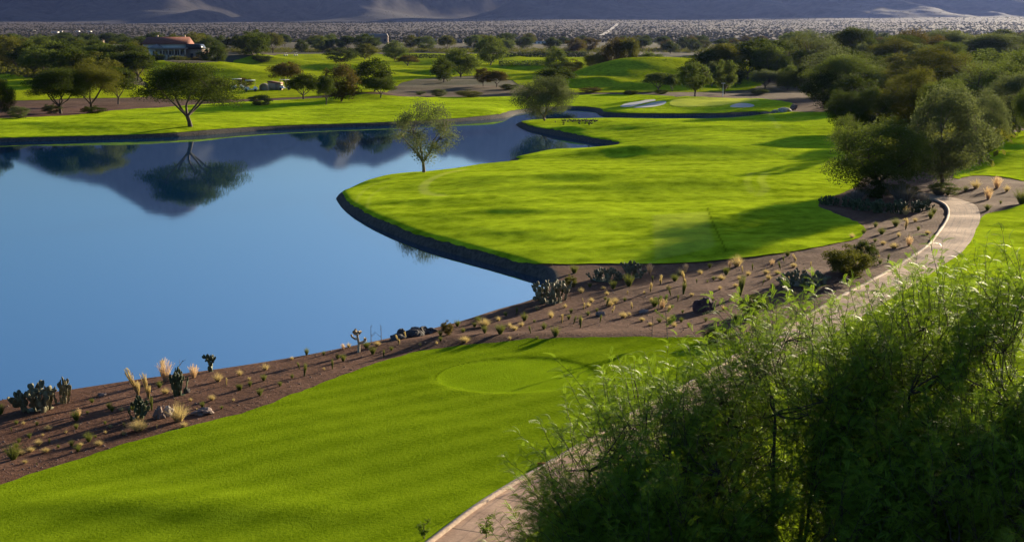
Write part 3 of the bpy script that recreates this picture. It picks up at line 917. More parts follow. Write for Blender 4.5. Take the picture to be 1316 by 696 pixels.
HAND = [
 (545, 222, 128, 94, 'air', 'grey', 'feathery slender tree on the shore of the near peninsula, mirrored in the lake'),
 (700, 156, 97, 84, 'rnd', 'grey', 'rounded grey-green tree on the narrow grass tongue across the inlet'),
 (245, 163, 82, 124, 'umb', 'dark', 'wide flat-topped dark tree alone on the far shore, right of the tree group'),
 (78, 146, 90, 80, 'umb', 'dark', 'broad flat dark tree, left one of the far shore group on bare soil'),
 (117, 145, 80, 74, 'umb', 'olive', 'olive multi-stemmed tree in the middle of the far shore group on bare soil'),
 (152, 134, 86, 48, 'umb', 'dark', 'dark tree at the right end of the far shore group, behind its neighbours'),
 (-2, 150, 95, 46, 'rnd', 'dark', 'dark tree cut by the left edge of the view on the far shore'),
 (25, 152, 134, 28, 'bush', 'grey', 'low rounded grey-green shrub tree at the far left shore'),
 (67, 146, 131, 22, 'bush', 'grey', 'small pale shrub under the flat dark tree on the far shore'),
 (390, 128, 96, 46, 'umb', 'dark', 'small very dark flat-topped tree left of the rusty-topped tree'),
 (368, 112, 79, 40, 'umb', 'brown', 'brownish flat tree just above the golf carts'),
 (419, 135, 98, 26, 'umb', 'dark', 'thin dark tree between the very dark tree and the rusty one'),
 (438, 131, 82, 56, 'rnd', 'brown', 'rusty-topped round tree on the mound of the far shore'),
 (489, 126, 99, 38, 'umb', 'dark', 'small dark tree right of the rusty-topped tree'),
 (481, 118, 76, 58, 'rnd', 'dark', 'large dark tree behind the rusty-topped tree'),
 (570, 106, 73, 32, 'rnd', 'dark', 'small dark tree left of the big leaning tree on the back fairway'),
 (592, 100, 62, 54, 'rnd', 'mid', 'big spreading green tree above the bare grey slope'),
 (507, 78, 53, 34, 'rnd', 'mid', 'green tree with a forked trunk on the back lawn'),
 (440, 80, 59, 40, 'bush', 'dark', 'dark dome-shaped tree on the back lawn'),
 (470, 77, 56, 30, 'rnd', 'olive', 'olive tree between the dark dome and the forked tree'),
 (630, 84, 47, 46, 'rnd', 'mid', 'tall rounded green tree beside the back hedge'),
 (524, 85, 72, 32, 'umb', 'brown', 'small brownish tree right of the forked tree'),
 (621, 111, 86, 24, 'air', 'brown', 'thin leafless-looking tree on the bare grey slope'),
 (638, 112, 91, 30, 'umb', 'brown', 'brown-leaved tree at the right of the bare grey slope'),
 (337, 80, 68, 26, 'bush', 'dark', 'round dark bush at the top of the left lawn'),
 (714, 116, 85, 46, 'umb', 'dark', 'dark tree behind the rounded tree of the grass tongue'),
 (786, 86, 46, 36, 'tall', 'brown', 'left half of the tall dark pair behind the grassy mound', 430),
 (806, 87, 47, 34, 'tall', 'olive', 'right half of the tall dark pair behind the grassy mound', 430),
 (763, 88, 67, 28, 'umb', 'olive', 'small olive tree left of the tall dark pair', 430),
 (713, 86, 61, 34, 'rnd', 'mid', 'rounded mid-green tree at the left of the mound', 430),
 (735, 87, 73, 26, 'bush', 'olive', 'low olive bush right of the rounded mid-green tree', 430),
 (836, 85, 64, 38, 'bush', 'mid', 'clipped dome of green right of the tall dark pair', 430),
 (847, 118, 93, 42, 'umb', 'mid', 'flat-topped tree at the foot of the grassy mound'),
 (864, 118, 96, 22, 'umb', 'dark', 'thin dark tree between the flat-topped tree and the feathery one'),
 (893, 124, 78, 50, 'air', 'mid', 'large feathery tree behind the putting green'),
 (931, 121, 76, 34, 'air', 'mid', 'feathery tree with the white pole before it'),
 (945, 112, 78, 30, 'rnd', 'dark', 'dark tree just behind the white pole'),
 (983, 115, 89, 42, 'umb', 'grey', 'grey umbrella tree over the pale soil bank'),
 (915, 112, 80, 30, 'rnd', 'grey', 'greyish tree between the two feathery trees'),
 (1012, 116, 84, 34, 'rnd', 'mid', 'green tree right of the umbrella tree'),
 (1034, 118, 82, 36, 'rnd', 'dark', 'dark round tree two right of the umbrella tree'),
 (1062, 140, 92, 66, 'rnd', 'dark', 'very dark spreading tree at the right end of the green'),
 (1095, 146, 95, 66, 'rnd', 'dark', 'very dark wide tree above the fairway edge'),
 (1088, 174, 116, 60, 'rnd', 'dark', 'dark round tree at the fairway edge under the very dark wide tree'),
 (1116, 170, 116, 66, 'rnd', 'dark', 'dark grey rounded tree behind the big fairway tree'),
 (1168, 166, 88, 88, 'rnd', 'olive', 'olive tree with lime tips in the middle of the right wood'),
 (1210, 176, 98, 70, 'weep', 'mid', 'mid-green tree behind the brownish sprawling tree'),
 (1130, 250, 148, 138, 'weep', 'mid', 'big feathery tree by the fairway over the cactus bed'),
 (1088, 205, 146, 44, 'air', 'mid', 'slender young tree at the fairway edge under the dark trees'),
 (1212, 241, 104, 112, 'weep', 'grey', 'sprawling airy brownish-green tree right of the big feathery one'),
 (1258, 212, 112, 66, 'weep', 'grey', 'grey airy tree behind the sprawling one'),
 (1300, 172, 90, 80, 'weep', 'grey', 'pale grey-green tree above the upper turf at the right edge'),
 (1330, 180, 100, 56, 'rnd', 'mid', 'green tree cut by the right edge above the upper turf'),
 (1273, 176, 150, 26, 'bush', 'brown', 'low brown bush at the top of the upper turf'),
 (1104, 100, 53, 38, 'tall', 'grey', 'tall grey tree in the right wood, left of the small grey house'),
 (1146, 98, 47, 52, 'rnd', 'mid', 'tall full tree in the right wood just left of the small grey house'),
 (1211, 90, 57, 46, 'rnd', 'dark', 'dark dome tree just right of the small grey house'),
 (1265, 98, 57, 62, 'rnd', 'olive', 'broad olive tree in the right wood below the white hall'),
 (205, 88, 64, 24, 'bush', 'dark', 'dark bush in front of the left end of the clubhouse veranda', 520),
 (236, 86, 70, 34, 'bush', 'olive', 'olive bush in front of the clubhouse veranda', 515),
 (180, 86, 54, 36, 'rnd', 'olive', 'olive tree hiding the left end of the clubhouse', 525),
 (280, 86, 58, 36, 'rnd', 'dark', 'dark round tree just right of the clubhouse', 500),
 (262, 84, 68, 24, 'bush', 'brown', 'brownish bush before the right wing of the clubhouse', 520),
 (152, 92, 63, 48, 'rnd', 'olive', 'olive tree in front of the low white building', 480),
 (131, 88, 66, 30, 'bush', 'dark', 'dark bush under the left end of the low white building', 520),
 (680, 58, 43, 22, 'rnd', 'olive', 'lone rounded tree on the skyline left of the dirt track'),
 (707, 58, 49, 12, 'rnd', 'dark', 'small dark skyline tree left of the dirt track'),
 (724, 58, 47, 16, 'rnd', 'dark', 'dark skyline tree just left of the dirt track foot'),
 (748, 58, 46, 18, 'rnd', 'dark', 'wide dark skyline tree at the dirt track foot'),
 (853, 60, 47, 20, 'rnd', 'dark', 'skyline tree right of the tall dark pair'),
 (800, 60, 46, 18, 'rnd', 'dark', 'skyline tree peeping over the tall dark pair'),
]
for h in HAND:
    place_tree(*h[:6], label=h[6], name='tree' if h[4] != 'bush' else 'bush', dist=h[7] if len(h) > 7 else None)

# trees of the woods, one by one
def wood(poly, n, hr, cols, desc, group, kinds=('rnd', 'umb', 'bush', 'rnd'), gap=0.55, seed=1):
    rnd = random.Random(seed)
    P = np.array(poly, float)
    pts = []
    tries = 0
    while len(pts) < n and tries < n * 60:
        tries += 1
        u, v = rnd.uniform(P[:, 0].min(), P[:, 0].max()), rnd.uniform(P[:, 1].min(), P[:, 1].max())
        if sdf(P[:, 0], P[:, 1], np.array([u]), np.array([v]))[0] < 0: continue
        x, y, z = px_ground(u, v)
        if y > 1290: y = 1290; x = xu(u, y)
        h_ = rnd.uniform(*hr)
        if any((x - a) ** 2 + ((y - b) * .35) ** 2 < (gap * (h_ + c_) / 2) ** 2 for a, b, c_ in pts): continue
        pts.append((x, y, h_))
        hp = h_ / y * F * 1.12
        colr = rnd.choice(cols)
        nm = {'dark': 'dark green', 'mid': 'mid green', 'olive': 'olive', 'brown': 'brownish', 'grey': 'grey-green', 'bright': 'lime green'}[colr]
        place_tree(u, v, v - hp, hp * rnd.uniform(1.05, 1.6), rnd.choice(kinds), colr, None, group, desc=nm + ' ' + desc)
DK = ['dark', 'dark', 'olive', 'mid', 'dark']
wood([(-60, 62), (60, 59), (190, 60), (190, 72), (150, 76), (60, 84), (60, 92), (-60, 93)], 46, (8, 12), DK, 'left wood tree', 'trees of the left wood', seed=3)
wood([(60, 82), (118, 82), (182, 90), (182, 104), (150, 110), (60, 106), (40, 97)], 20, (7, 9), ['dark', 'olive', 'dark', 'mid'], 'front tree of the left wood', 'trees of the left wood', seed=4)
wood([(186, 74), (186, 60), (250, 59), (420, 59), (660, 59), (660, 67), (420, 67), (300, 74)], 44, (8, 12), ['dark', 'dark', 'mid', 'olive'], 'belt tree', 'trees behind the lawns', seed=5)
wood([(640, 59), (1000, 59), (1000, 70), (900, 70), (640, 67)], 32, (7, 9.5), ['dark', 'olive', 'dark', 'brown'], 'belt tree', 'trees behind the mound', seed=6)
wood([(985, 60), (1400, 60), (1400, 106), (1000, 106)], 66, (9, 14), ['dark', 'mid', 'grey', 'grey', 'olive', 'brown'], 'right wood tree', 'trees of the right wood', gap=.5, seed=7)
wood([(1040, 104), (1400, 104), (1400, 150), (1300, 152), (1080, 140)], 26, (8, 12), ['dark', 'mid', 'olive', 'grey'], 'front tree of the right wood', 'trees of the right wood', seed=8)
wood([(880, 98), (985, 86), (1000, 106), (900, 108)], 8, (7, 10), ['dark', 'mid', 'olive'], 'tree behind the soil bank', 'trees behind the pale soil bank', seed=9)
# shrubs at the foot of the mound and on the bare slope
for (u, vb, vt, w, c, lab) in ((811, 122, 115, 22, 'dark', 'low dark shrub below the mound, left of the flat-topped tree'), (759, 119, 110, 26, 'brown', 'brown shrub at the left foot of the mound'), (655, 115, 107, 26, 'dark', 'dark low shrub right of the bare grey slope'),
                               (603, 125, 114, 34, 'olive', 'olive shrub on the lower edge of the bare grey slope'), (565, 124, 113, 22, 'grey', 'grey twiggy shrub at the left of the bare grey slope'), (540, 122, 116, 14, 'grey', 'tiny grey shrub under the bare grey slope'),
                               (334, 136, 120, 32, 'grey', 'pale grey shrub below the golf carts'), (976, 121, 113, 24, 'dark', 'dark clipped shrub under the umbrella tree'), (850, 121, 114, 20, 'dark', 'dark shrub under the flat-topped tree'),
                               (120, 146, 134, 28, 'dark', 'dark shrub behind the far shore group'), (315, 112, 98, 24, 'brown', 'brownish shrub above the left golf cart')):
    place_tree(u, vb, vt, w, 'bush', c, lab, name='bush')

# hedges
def hedge(u0, u1, vb, vt, label, colr='leaf_dark', depth=2.5):
    x0, y0, z0 = px_ground(u0, vb); x1, y1, z1 = px_ground(u1, vb)
    h_ = (vb - vt) / F * (y0 + y1) / 2
    L = math.hypot(x1 - x0, y1 - y0)
    n = int(min(9000, L * h_ * 16))
    c = RNG.random((n, 3)) * np.array([L, depth, h_ * .95])
    c[:, 2] *= 0.93 + 0.10 * fbm(c[:, 0] / 2.5, c[:, 1] / 2, 3, 5)
    v, f = diamonds(c, 0.38, 0.22, 5)
    root = bpy.data.objects.new('hedge', None); COL.objects.link(root)
    root.location = (x0, y0, (z0 + z1) / 2); root.rotation_euler = (0, 0, math.atan2(y1 - y0, x1 - x0))
    link('foliage', mesh_np('hedge', v, f, np.full(n, 4), M[colr], {'tint': np.repeat(RNG.random(n), 4)}), root)
    mb = MB()
    for k in range(int(L / 1.6)):
        mb.tube([(k * 1.6 + .5, depth / 2, -.2), (k * 1.6 + .6, depth / 2, h_ * .8)], [.07, .03], 4)
    link('stem', mb.mesh('hedge_stem', M['bark']), root)
    tag(root, label, 'hedge')
hedge(650, 758, 74, 66.5, 'long dark hedge behind the lawns, left of the tall dark pair')
hedge(640, 700, 86, 77, 'lower green hedge left of the rounded mid-green tree', 'leaf_mid')
hedge(858, 985, 79, 68, 'long dark hedge behind the mound, right of the green dome')
hedge(515, 575, 75, 69.5, 'low dark hedge right of the forked tree')

# undergrowth that fills the floor of the woods
def undergrowth(polys, n, label):
    pts = []
    rnd = random.Random(5)
    while len(pts) < n:
        P = np.array(rnd.choice(polys), float)
        u, v = rnd.uniform(P[:, 0].min(), P[:, 0].max()), rnd.uniform(P[:, 1].min(), P[:, 1].max())
        if sdf(P[:, 0], P[:, 1], np.array([u]), np.array([v]))[0] < 0: continue
        x, y, z = px_ground(u, v)
        pts.append((x, y, z))
    pts = np.array(pts)
    k = 26
    s = RNG.uniform(.6, 1.6, (n, 1, 1))
    c = pts[:, None, :] + RNG.normal(size=(n, k, 3)) * np.array([1.0, 1.0, .45]) * s + np.array([0, 0, .5])
    v, f = diamonds(c.reshape(-1, 3), 0.42, 0.24, 9)
    tag(link('undergrowth', mesh_np('undergrowth', v, f, np.full(n * k, 4), M['leaf_olive'], {'tint': np.repeat(np.repeat(RNG.random(n), k), 4)})), label, 'undergrowth', kind='stuff')
undergrowth([[(-60, 64), (190, 62), (182, 100), (60, 104), (-60, 92)], [(985, 64), (1400, 62), (1400, 140), (1080, 140), (1000, 104)], [(190, 63), (1000, 63), (1000, 68), (190, 68)],
             [(190, 63), (1000, 63), (1000, 68), (190, 68)], [(985, 64), (1400, 62), (1400, 140), (1080, 140), (1000, 104)], [(1080, 140), (1200, 140), (1300, 168), (1230, 215), (1150, 205), (1140, 170)]], 4200, 'low scrubby undergrowth between the trees of the woods')

exec_after = []
# ------------------------------------------------------------------ plants of the bare bank
def tuft(n, h, spread, droop, seed, w=0.012, plume=False, lean=(0, 0)):
    rg = np.random.default_rng(seed)
    a = rg.uniform(0, 2 * np.pi, n)
    sp = rg.random(n) ** 0.7 * spread
    hh_ = h * rg.uniform(.55, 1.0, n)
    base = np.stack([np.cos(a) * .06 * rg.random(n) * spread * 3, np.sin(a) * .06 * rg.random(n) * spread * 3, np.full(n, -.02)], 1)
    dirn = np.stack([np.cos(a) * sp + lean[0], np.sin(a) * sp + lean[1], np.ones(n)], 1)
    V, Fq, k = [], [], 5
    side = np.stack([-np.sin(a + rg.normal(size=n)), np.cos(a + rg.normal(size=n)), np.zeros(n)], 1)
    for j in range(k):
        t_ = j / (k - 1)
        p = base + dirn * (hh_ * t_)[:, None]
        p[:, 2] -= droop * hh_ * t_ ** 2 * (sp / max(spread, 1e-3)) * 0.9
        ww = w * (1 - t_ * .85) if not plume else w * (0.7 + 2.4 * max(0, t_ - .55))
        V += [p - side * ww, p + side * ww]
    V = np.stack(V, 1)                       # n, 2k, 3
    idx = np.arange(n)[:, None] * 2 * k
    for j in range(k - 1):
        Fq.append(np.stack([idx[:, 0] + 2 * j, idx[:, 0] + 2 * j + 1, idx[:, 0] + 2 * j + 3, idx[:, 0] + 2 * j + 2], 1))
    Fq = np.concatenate(Fq)
    tint = np.repeat(rg.random(n), 2 * k)
    return V.reshape(-1, 3), Fq, tint

def tuft_mesh(name, parts, mat):
    VV, FF, TT, n0 = [], [], [], 0
    for v, f, t_ in parts:
        VV.append(v); FF.append(f + n0); TT.append(t_); n0 += len(v)
    F_ = np.concatenate(FF)
    return mesh_np(name, np.concatenate(VV), F_, np.full(len(F_), 4), mat, {'tint': np.concatenate(TT)})

def pad_cactus(seed, n_base=5, levels=3, spread=.5, pr=.13):
    """prickly pear of height about 1"""
    rnd = random.Random(seed)
    mb = MB()
    def grow(p, dirv, lev, s):
        d = Vector(dirv).normalized()
        side = d.cross(Vector((rnd.uniform(-1, 1), rnd.uniform(-1, 1), 0.01))).normalized()
        nrm = d.cross(side)
        c = Vector(p) + d * s
        Mx = Matrix((side, nrm, d)).transposed()
        mb.ellipsoid(c, (s * .78, s * .2, s * 1.08), [list(r_) for r_ in Mx], seg=8, rings=6)
        if lev <= 0: return
        for k in range(rnd.choice((1, 2, 2, 3))):
            a = rnd.uniform(-.95, .95)
            q = c + d * s * .95 * math.cos(a) + side * s * .7 * math.sin(a)
            nd = d * math.cos(a) + side * math.sin(a) + Vector((rnd.uniform(-.35, .35), rnd.uniform(-.35, .35), .35))
            grow(q, nd, lev - 1, s * rnd.uniform(.75, .95))
    mb.ellipsoid((0, 0, -.01), (spread * .8 + .06, spread * .8 + .06, .025), seg=14, rings=4)
    for k in range(n_base):
        a = rnd.uniform(0, 6.28); r_ = rnd.random() ** .5 * spread
        grow((math.cos(a) * r_, math.sin(a) * r_, -.03), (math.cos(a) * .35, math.sin(a) * .35, 1), levels if r_ < spread * .7 else levels - 1, pr * rnd.uniform(.85, 1.15))
    return mb

def place(nm, me, u, v, hpx, wpx=None, rz=None, par=None, base_h=1.0, base_w=1.0):
    """stand a mesh of size base_w x base_h at a photograph point, hpx high and wpx wide there"""
    x, y, z = px_ground(u, v)
    k = math.hypot(y, CH) / F
    o = link(nm, me, loc=(x, y, z))
    sz = hpx * k / base_h
    sw = (wpx * k / base_w) if wpx else sz
    o.scale = (sw, sw, sz)
    o.rotation_euler = (0, 0, random.uniform(0, 6.28) if rz is None else rz)
    return o

TU = {}
for i in range(4):
    TU['dry', i] = tuft_mesh(f'dry_tuft_{i}', [tuft(300, 1.0, .75, .6, 200 + i, .0075)], M['tan'])
    TU['green', i] = tuft_mesh(f'green_tuft_{i}', [tuft(240, 1.0, .6, .12, 220 + i, .015)], M['tuftgreen'])
    TU['mix', i] = tuft_mesh(f'mixed_tuft_{i}', [tuft(260, 1.0, .6, .35, 240 + i, .010)], M['tuftgreen'])
    TU['slim', i] = tuft_mesh(f'slim_tuft_{i}', [tuft(140, 1.0, .17, .05, 260 + i, .012, lean=(.18 * (i - 1.5), 0))], M['tuftgreen'])
    TU['slimdry', i] = tuft_mesh(f'slim_dry_tuft_{i}', [tuft(120, .55, .2, .1, 280 + i, .012), tuft(90, 1.0, .14, .1, 290 + i, .0045, True, lean=(.2 * (i - 1.5), .1))], M['tan'])
    TU['dome', i] = tuft_mesh(f'dome_tuft_{i}', [tuft(600, 1.15, 1.15, .72, 300 + i, .011)], M['tan'])
    TU['pink', i] = tuft_mesh(f'plume_tuft_{i}', [tuft(160, .6, .5, .3, 320 + i, .008), tuft(170, 1.0, .42, .35, 330 + i, .0042, True)], M['pink'])
WID = {'dry': .9, 'green': .8, 'mix': .8, 'slim': .45, 'slimdry': .5, 'dome': 1.5, 'pink': .9}
DESC = {'dry': ('dry_grass_tuft', 'dry tan grass tuft'), 'green': ('green_tuft', 'small green tuft'), 'mix': ('grass_tuft', 'grey-green grass tuft'), 'slim': ('upright_tuft', 'slim upright green tuft'),
        'slimdry': ('dry_upright_tuft', 'slim upright straw-coloured tuft'), 'dome': ('dome_tuft', 'low tan dome of dry grass'), 'pink': ('plume_grass', 'pinkish feathery plume grass')}
PL = [(17, 590, 24, 'mix'), (38, 563, 8, 'green'), (98, 540, 14, 'green'), (101, 536, 13, 'pink'), (98, 551, 8, 'green'), (114, 567, 15, 'mix'), (100, 580, 12, 'mix'), (118, 517, 7, 'mix'), (140, 525, 9, 'green'), (156, 528, 9, 'dry'),
 (1, 532, 16, 'green'), (177, 507, 34, 'slimdry'), (191, 512, 34, 'slimdry'), (208, 483, 22, 'slimdry'), (213, 489, 32, 'pink'), (205, 498, 11, 'mix'), (249, 485, 20, 'pink'), (280, 490, 15, 'dry'), (291, 495, 10, 'slimdry'), (308, 482, 10, 'dry'),
 (309, 501, 8, 'green'), (272, 514, 8, 'dome'), (260, 523, 8, 'green'), (195, 527, 17, 'slim'), (178, 553, 16, 'dome'), (229, 541, 30, 'dry'), (144, 528, 10, 'mix'), (236, 548, 7, 'dome'), (331, 466, 5, 'green'), (352, 462, 10, 'green'),
 (341, 475, 11, 'dry'), (339, 489, 9, 'green'), (307, 501, 9, 'green'), (334, 508, 10, 'green'), (360, 496, 7, 'green'), (385, 474, 10, 'slim'), (391, 483, 19, 'slim'), (394, 456, 10, 'green'), (409, 452, 8, 'dome'), (419, 449, 10, 'pink'),
 (416, 456, 7, 'mix'), (441, 449, 9, 'pink'), (427, 474, 13, 'slim'), (434, 461, 9, 'mix'), (441, 464, 10, 'green'), (448, 446, 8, 'dry'), (471, 447, 11, 'mix'), (479, 455, 11, 'green'), (485, 444, 7, 'dome'), (493, 459, 11, 'slim'), (503, 450, 7, 'mix'),
 (513, 442, 13, 'slimdry'), (521, 435, 11, 'slimdry'), (566, 438, 8, 'mix'), (561, 442, 6, 'dry'), (566, 431, 9, 'mix'), (578, 429, 11, 'slimdry'), (588, 419, 9, 'green'), (595, 427, 8, 'mix'), (597, 440, 10, 'dome'), (614, 414, 10, 'mix'), (610, 420, 7, 'green'),
 (623, 428, 11, 'green'), (622, 419, 11, 'dome'), (643, 429, 14, 'green'), (655, 421, 9, 'dry'), (661, 424, 7, 'dome'), (670, 419, 8, 'dry'), (682, 428, 10, 'slim'), (664, 403, 9, 'slim'), (674, 412, 13, 'mix'), (699, 423, 11, 'mix'), (708, 408, 12, 'dry'),
 (714, 432, 14, 'green'), (722, 415, 13, 'slimdry'), (737, 416, 11, 'slim'), (746, 421, 16, 'slim'), (750, 398, 10, 'slimdry'), (756, 394, 8, 'dry'), (738, 351, 12, 'green'), (709, 341, 4, 'green'), (747, 376, 9, 'dry'), (726, 395, 7, 'dry'), (690, 398, 8, 'dry'),
 (650, 406, 7, 'mix'), (640, 412, 8, 'dry'), (788, 371, 12, 'green'), (808, 368, 17, 'green'), (758, 369, 6, 'green'), (780, 379, 7, 'dry'), (835, 352, 16, 'pink'), (839, 362, 9, 'slim'), (849, 365, 14, 'slimdry'), (836, 375, 13, 'slimdry'), (828, 377, 5, 'dry'),
 (867, 361, 11, 'mix'), (874, 353, 11, 'dry'), (881, 350, 13, 'pink'), (878, 378, 18, 'slim'), (880, 366, 17, 'slimdry'), (862, 380, 11, 'slim'), (871, 387, 9, 'slim'), (889, 380, 5, 'dome'), (851, 396, 15, 'pink'), (841, 394, 12, 'green'), (784, 393, 12, 'dry'),
 (790, 389, 8, 'dome'), (779, 394, 12, 'slim'), (787, 402, 10, 'slimdry'), (812, 397, 10, 'slimdry'), (801, 408, 9, 'dome'), (771, 414, 11, 'slim'), (767, 400, 6, 'mix'), (747, 412, 6, 'dry'), (760, 388, 8, 'dry'), (809, 405, 6, 'dry'), (907, 413, 8, 'mix'), (902, 388, 6, 'green'),
 (933, 353, 11, 'green'), (947, 342, 19, 'dry'), (938, 343, 10, 'pink'), (954, 350, 9, 'slimdry'), (967, 347, 9, 'slim'), (992, 342, 10, 'pink'), (1003, 346, 11, 'slim'), (1007, 336, 8, 'slim'), (1012, 329, 10, 'mix'), (1022, 336, 11, 'slimdry'), (1020, 343, 6, 'dome'),
 (951, 380, 28, 'slim'), (988, 359, 9, 'dry'), (980, 366, 8, 'slim'), (1021, 381, 9, 'dry'), (1095, 306, 9, 'dry'), (1125, 292, 9, 'mix'), (1133, 301, 11, 'mix'), (1151, 291, 14, 'mix'), (1164, 295, 16, 'slimdry'), (1196, 281, 13, 'mix'), (1200, 275, 9, 'green'),
 (1168, 316, 15, 'pink'), (1149, 319, 8, 'dome'), (1192, 301, 6, 'dome'), (1140, 338, 13, 'slim'), (1131, 339, 9, 'mix'), (1164, 276, 13, 'dry'), (1254, 242, 15, 'dry'), (1281, 242, 17, 'pink'), (1270, 256, 18, 'pink'), (1241, 246, 10, 'mix'), (1286, 262, 6, 'mix'),
 (1269, 270, 10, 'mix'), (1313, 262, 24, 'mix'), (1218, 251, 8, 'mix'), (1294, 246, 11, 'dry'), (1176, 285, 8, 'dry'), (1110, 300, 8, 'mix'), (1180, 296, 6, 'green'), (1155, 304, 8, 'dry'), (900, 352, 8, 'dry'), (912, 344, 8, 'mix'), (925, 372, 7, 'dry'), (917, 360, 6, 'green'),
 (860, 412, 7, 'dry'), (877, 402, 6, 'mix'), (930, 398, 8, 'dry'), (945, 410, 8, 'mix'), (690, 436, 6, 'mix'), (655, 436, 6, 'dry'), (540, 444, 6, 'dry'), (55, 560, 5, 'dry'), (75, 575, 5, 'mix'), (135, 545, 6, 'mix'), (30, 545, 6, 'dry'), (160, 548, 6, 'green'), (245, 515, 6, 'dry'), (300, 515, 5, 'dry'), (375, 462, 6, 'dry'), (320, 488, 6, 'dry'), (285, 525, 5, 'mix')]
rnd = random.Random(77)
BP = np.array([(0, 540), (330, 480), (600, 425), (690, 400), (760, 362), (990, 345), (1090, 320), (1150, 280), (1190, 280), (1190, 310), (930, 425), (720, 428), (560, 440), (330, 515), (20, 610)], float)
k_ = 0
while k_ < 85:
    u, v = rnd.uniform(0, 1190), rnd.uniform(280, 610)
    if sdf(BP[:, 0], BP[:, 1], np.array([u]), np.array([v]))[0] < 3 or min(math.hypot(u - p_[0], (v - p_[1]) * 1.4) for p_ in PL) < 9: continue
    PL.append((u, v, rnd.uniform(4, 9), rnd.choice(('dry', 'mix', 'mix', 'green', 'dome', 'slimdry', 'slim')))); k_ += 1
for i, (u, v, hp, kd) in enumerate(PL):
    nm, ds = DESC[kd]
    o = place(nm, TU[kd, i % 4], u, v, hp * 1.08, hp * 1.08 * random.uniform(.85, 1.2))
    sz = 'tiny ' if hp < 8 else ('tall ' if hp > 18 else '')
    tag(o, None, 'grass tuft' if 'tuft' in nm else 'grass', 'grass tufts planted on the bare bank')
    REG.append((u, v, nm, sz + ds, o))

# prickly pears
CT = []
for i_, (nb, lv, spd, pr_) in enumerate(((10, 3, .42, .13), (12, 3, .5, .12), (24, 3, .95, .125), (30, 2, 1.1, .15), (44, 2, 1.7, .15), (60, 2, 2.2, .15))):
    CT.append(pad_cactus(500 + i_, nb, lv, spd, pr_).mesh(f'prickly_pear_{i_}', M['pad']))
def dims(me):
    v = np.zeros(len(me.vertices) * 3); me.vertices.foreach_get('co', v); v = v.reshape(-1, 3)
    return (np.ptp(v[:, 0]) + np.ptp(v[:, 1])) / 2, v[:, 2].max()
pc1 = pad_cactus(541, 2, 3, .12, .17).mesh('prickly_single', M['pad'])
def cactus(mt, u, v, h_, w_, label, group='prickly pears on the bare banks', me=None):
    if me is None:
        me = min(CT, key=lambda m: abs(math.log(dims(m)[0] / dims(m)[1] / (w_ / h_))))
    bw, bh = dims(me)
    o = place('prickly_pear', me, u, v, h_, w_, base_h=bh, base_w=bw)
    o.material_slots[0].link = 'OBJECT'; o.material_slots[0].material = M[mt]
    return tag(o, label, 'cactus', group)
cactus('pad', 232, 507, 38, 26, 'dark upright prickly pear beside the lake, left of the small two-headed one')
cactus('pad', 272, 477, 23, 20, 'small prickly pear of few round pads at the water edge', me=pc1)
cactus('pad_tan', 52, 526, 40, 62, 'large tangled cactus clump at the left end of the lake bank')
cactus('pad_tan', 80, 517, 34, 24, 'paler upright half of the cactus clump at the left end of the bank')
cactus('pad_tan', 711, 388, 30, 58, 'big grey-brown prickly pear clump at the corner of the lake')
cactus('pad', 712, 380, 22, 30, 'taller pads behind the big clump at the corner of the lake')
cactus('pad_tan', 778, 359, 16, 44, 'long low dark prickly pear clump at the foot of the fairway')
cactus('pad_tan', 814, 356, 22, 34, 'rounder dark prickly pear clump right of the long low one')
cactus('pad_tan', 1032, 364, 18, 62, 'wide low prickly pear clump left of the round bush')
cactus('pad', 176, 537, 30, 30, 'knobbly cactus bush left of the two boulders')
for i, (u, v, h_, w_, lab) in enumerate(((1064, 263, 13, 26, 'leftmost cactus clump of the bed under the big feathery tree'), (1086, 265, 14, 30, 'second cactus clump from the left in the bed under the big tree'), (1108, 270, 17, 32, 'third cactus clump of the bed, before the trunk of the big tree'),
        (1132, 273, 18, 32, 'dark cactus clump right below the trunk of the big feathery tree'), (1155, 274, 19, 30, 'cactus clump of the bed right of the trunk'), (1176, 272, 16, 26, 'cactus clump of the bed near the path bend'), (1193, 270, 15, 14, 'slim dark cactus at the right end of the bed by the path bend'))):
    cactus('pad', u, v, h_, w_, lab, group='cactus bed under the big feathery tree')
AG = [tuft_mesh(f'grey_spiky_{i}', [tuft(420, 1.0, .8, .25, 600 + i, .018)], mat_leaf('grey_spikes' + str(i), (.07, .06, .055), (.2, .17, .15), .2, .1)) for i in range(2)]
for (u, v, h_, w_, lab) in ((1160, 266, 34, 40, 'tall grey twiggy shrub under the big feathery tree'), (1100, 262, 22, 30, 'grey twiggy shrub behind the cactus bed, left of the trunk'), (1184, 264, 18, 24, 'grey twiggy shrub at the path bend'), (1206, 252, 12, 22, 'low grey shrub behind the path bend')):
    tag(place('twiggy_shrub', AG[u % 2], u, v, h_, w_ * .7), lab, 'shrub', 'grey shrubs of the cactus bed')

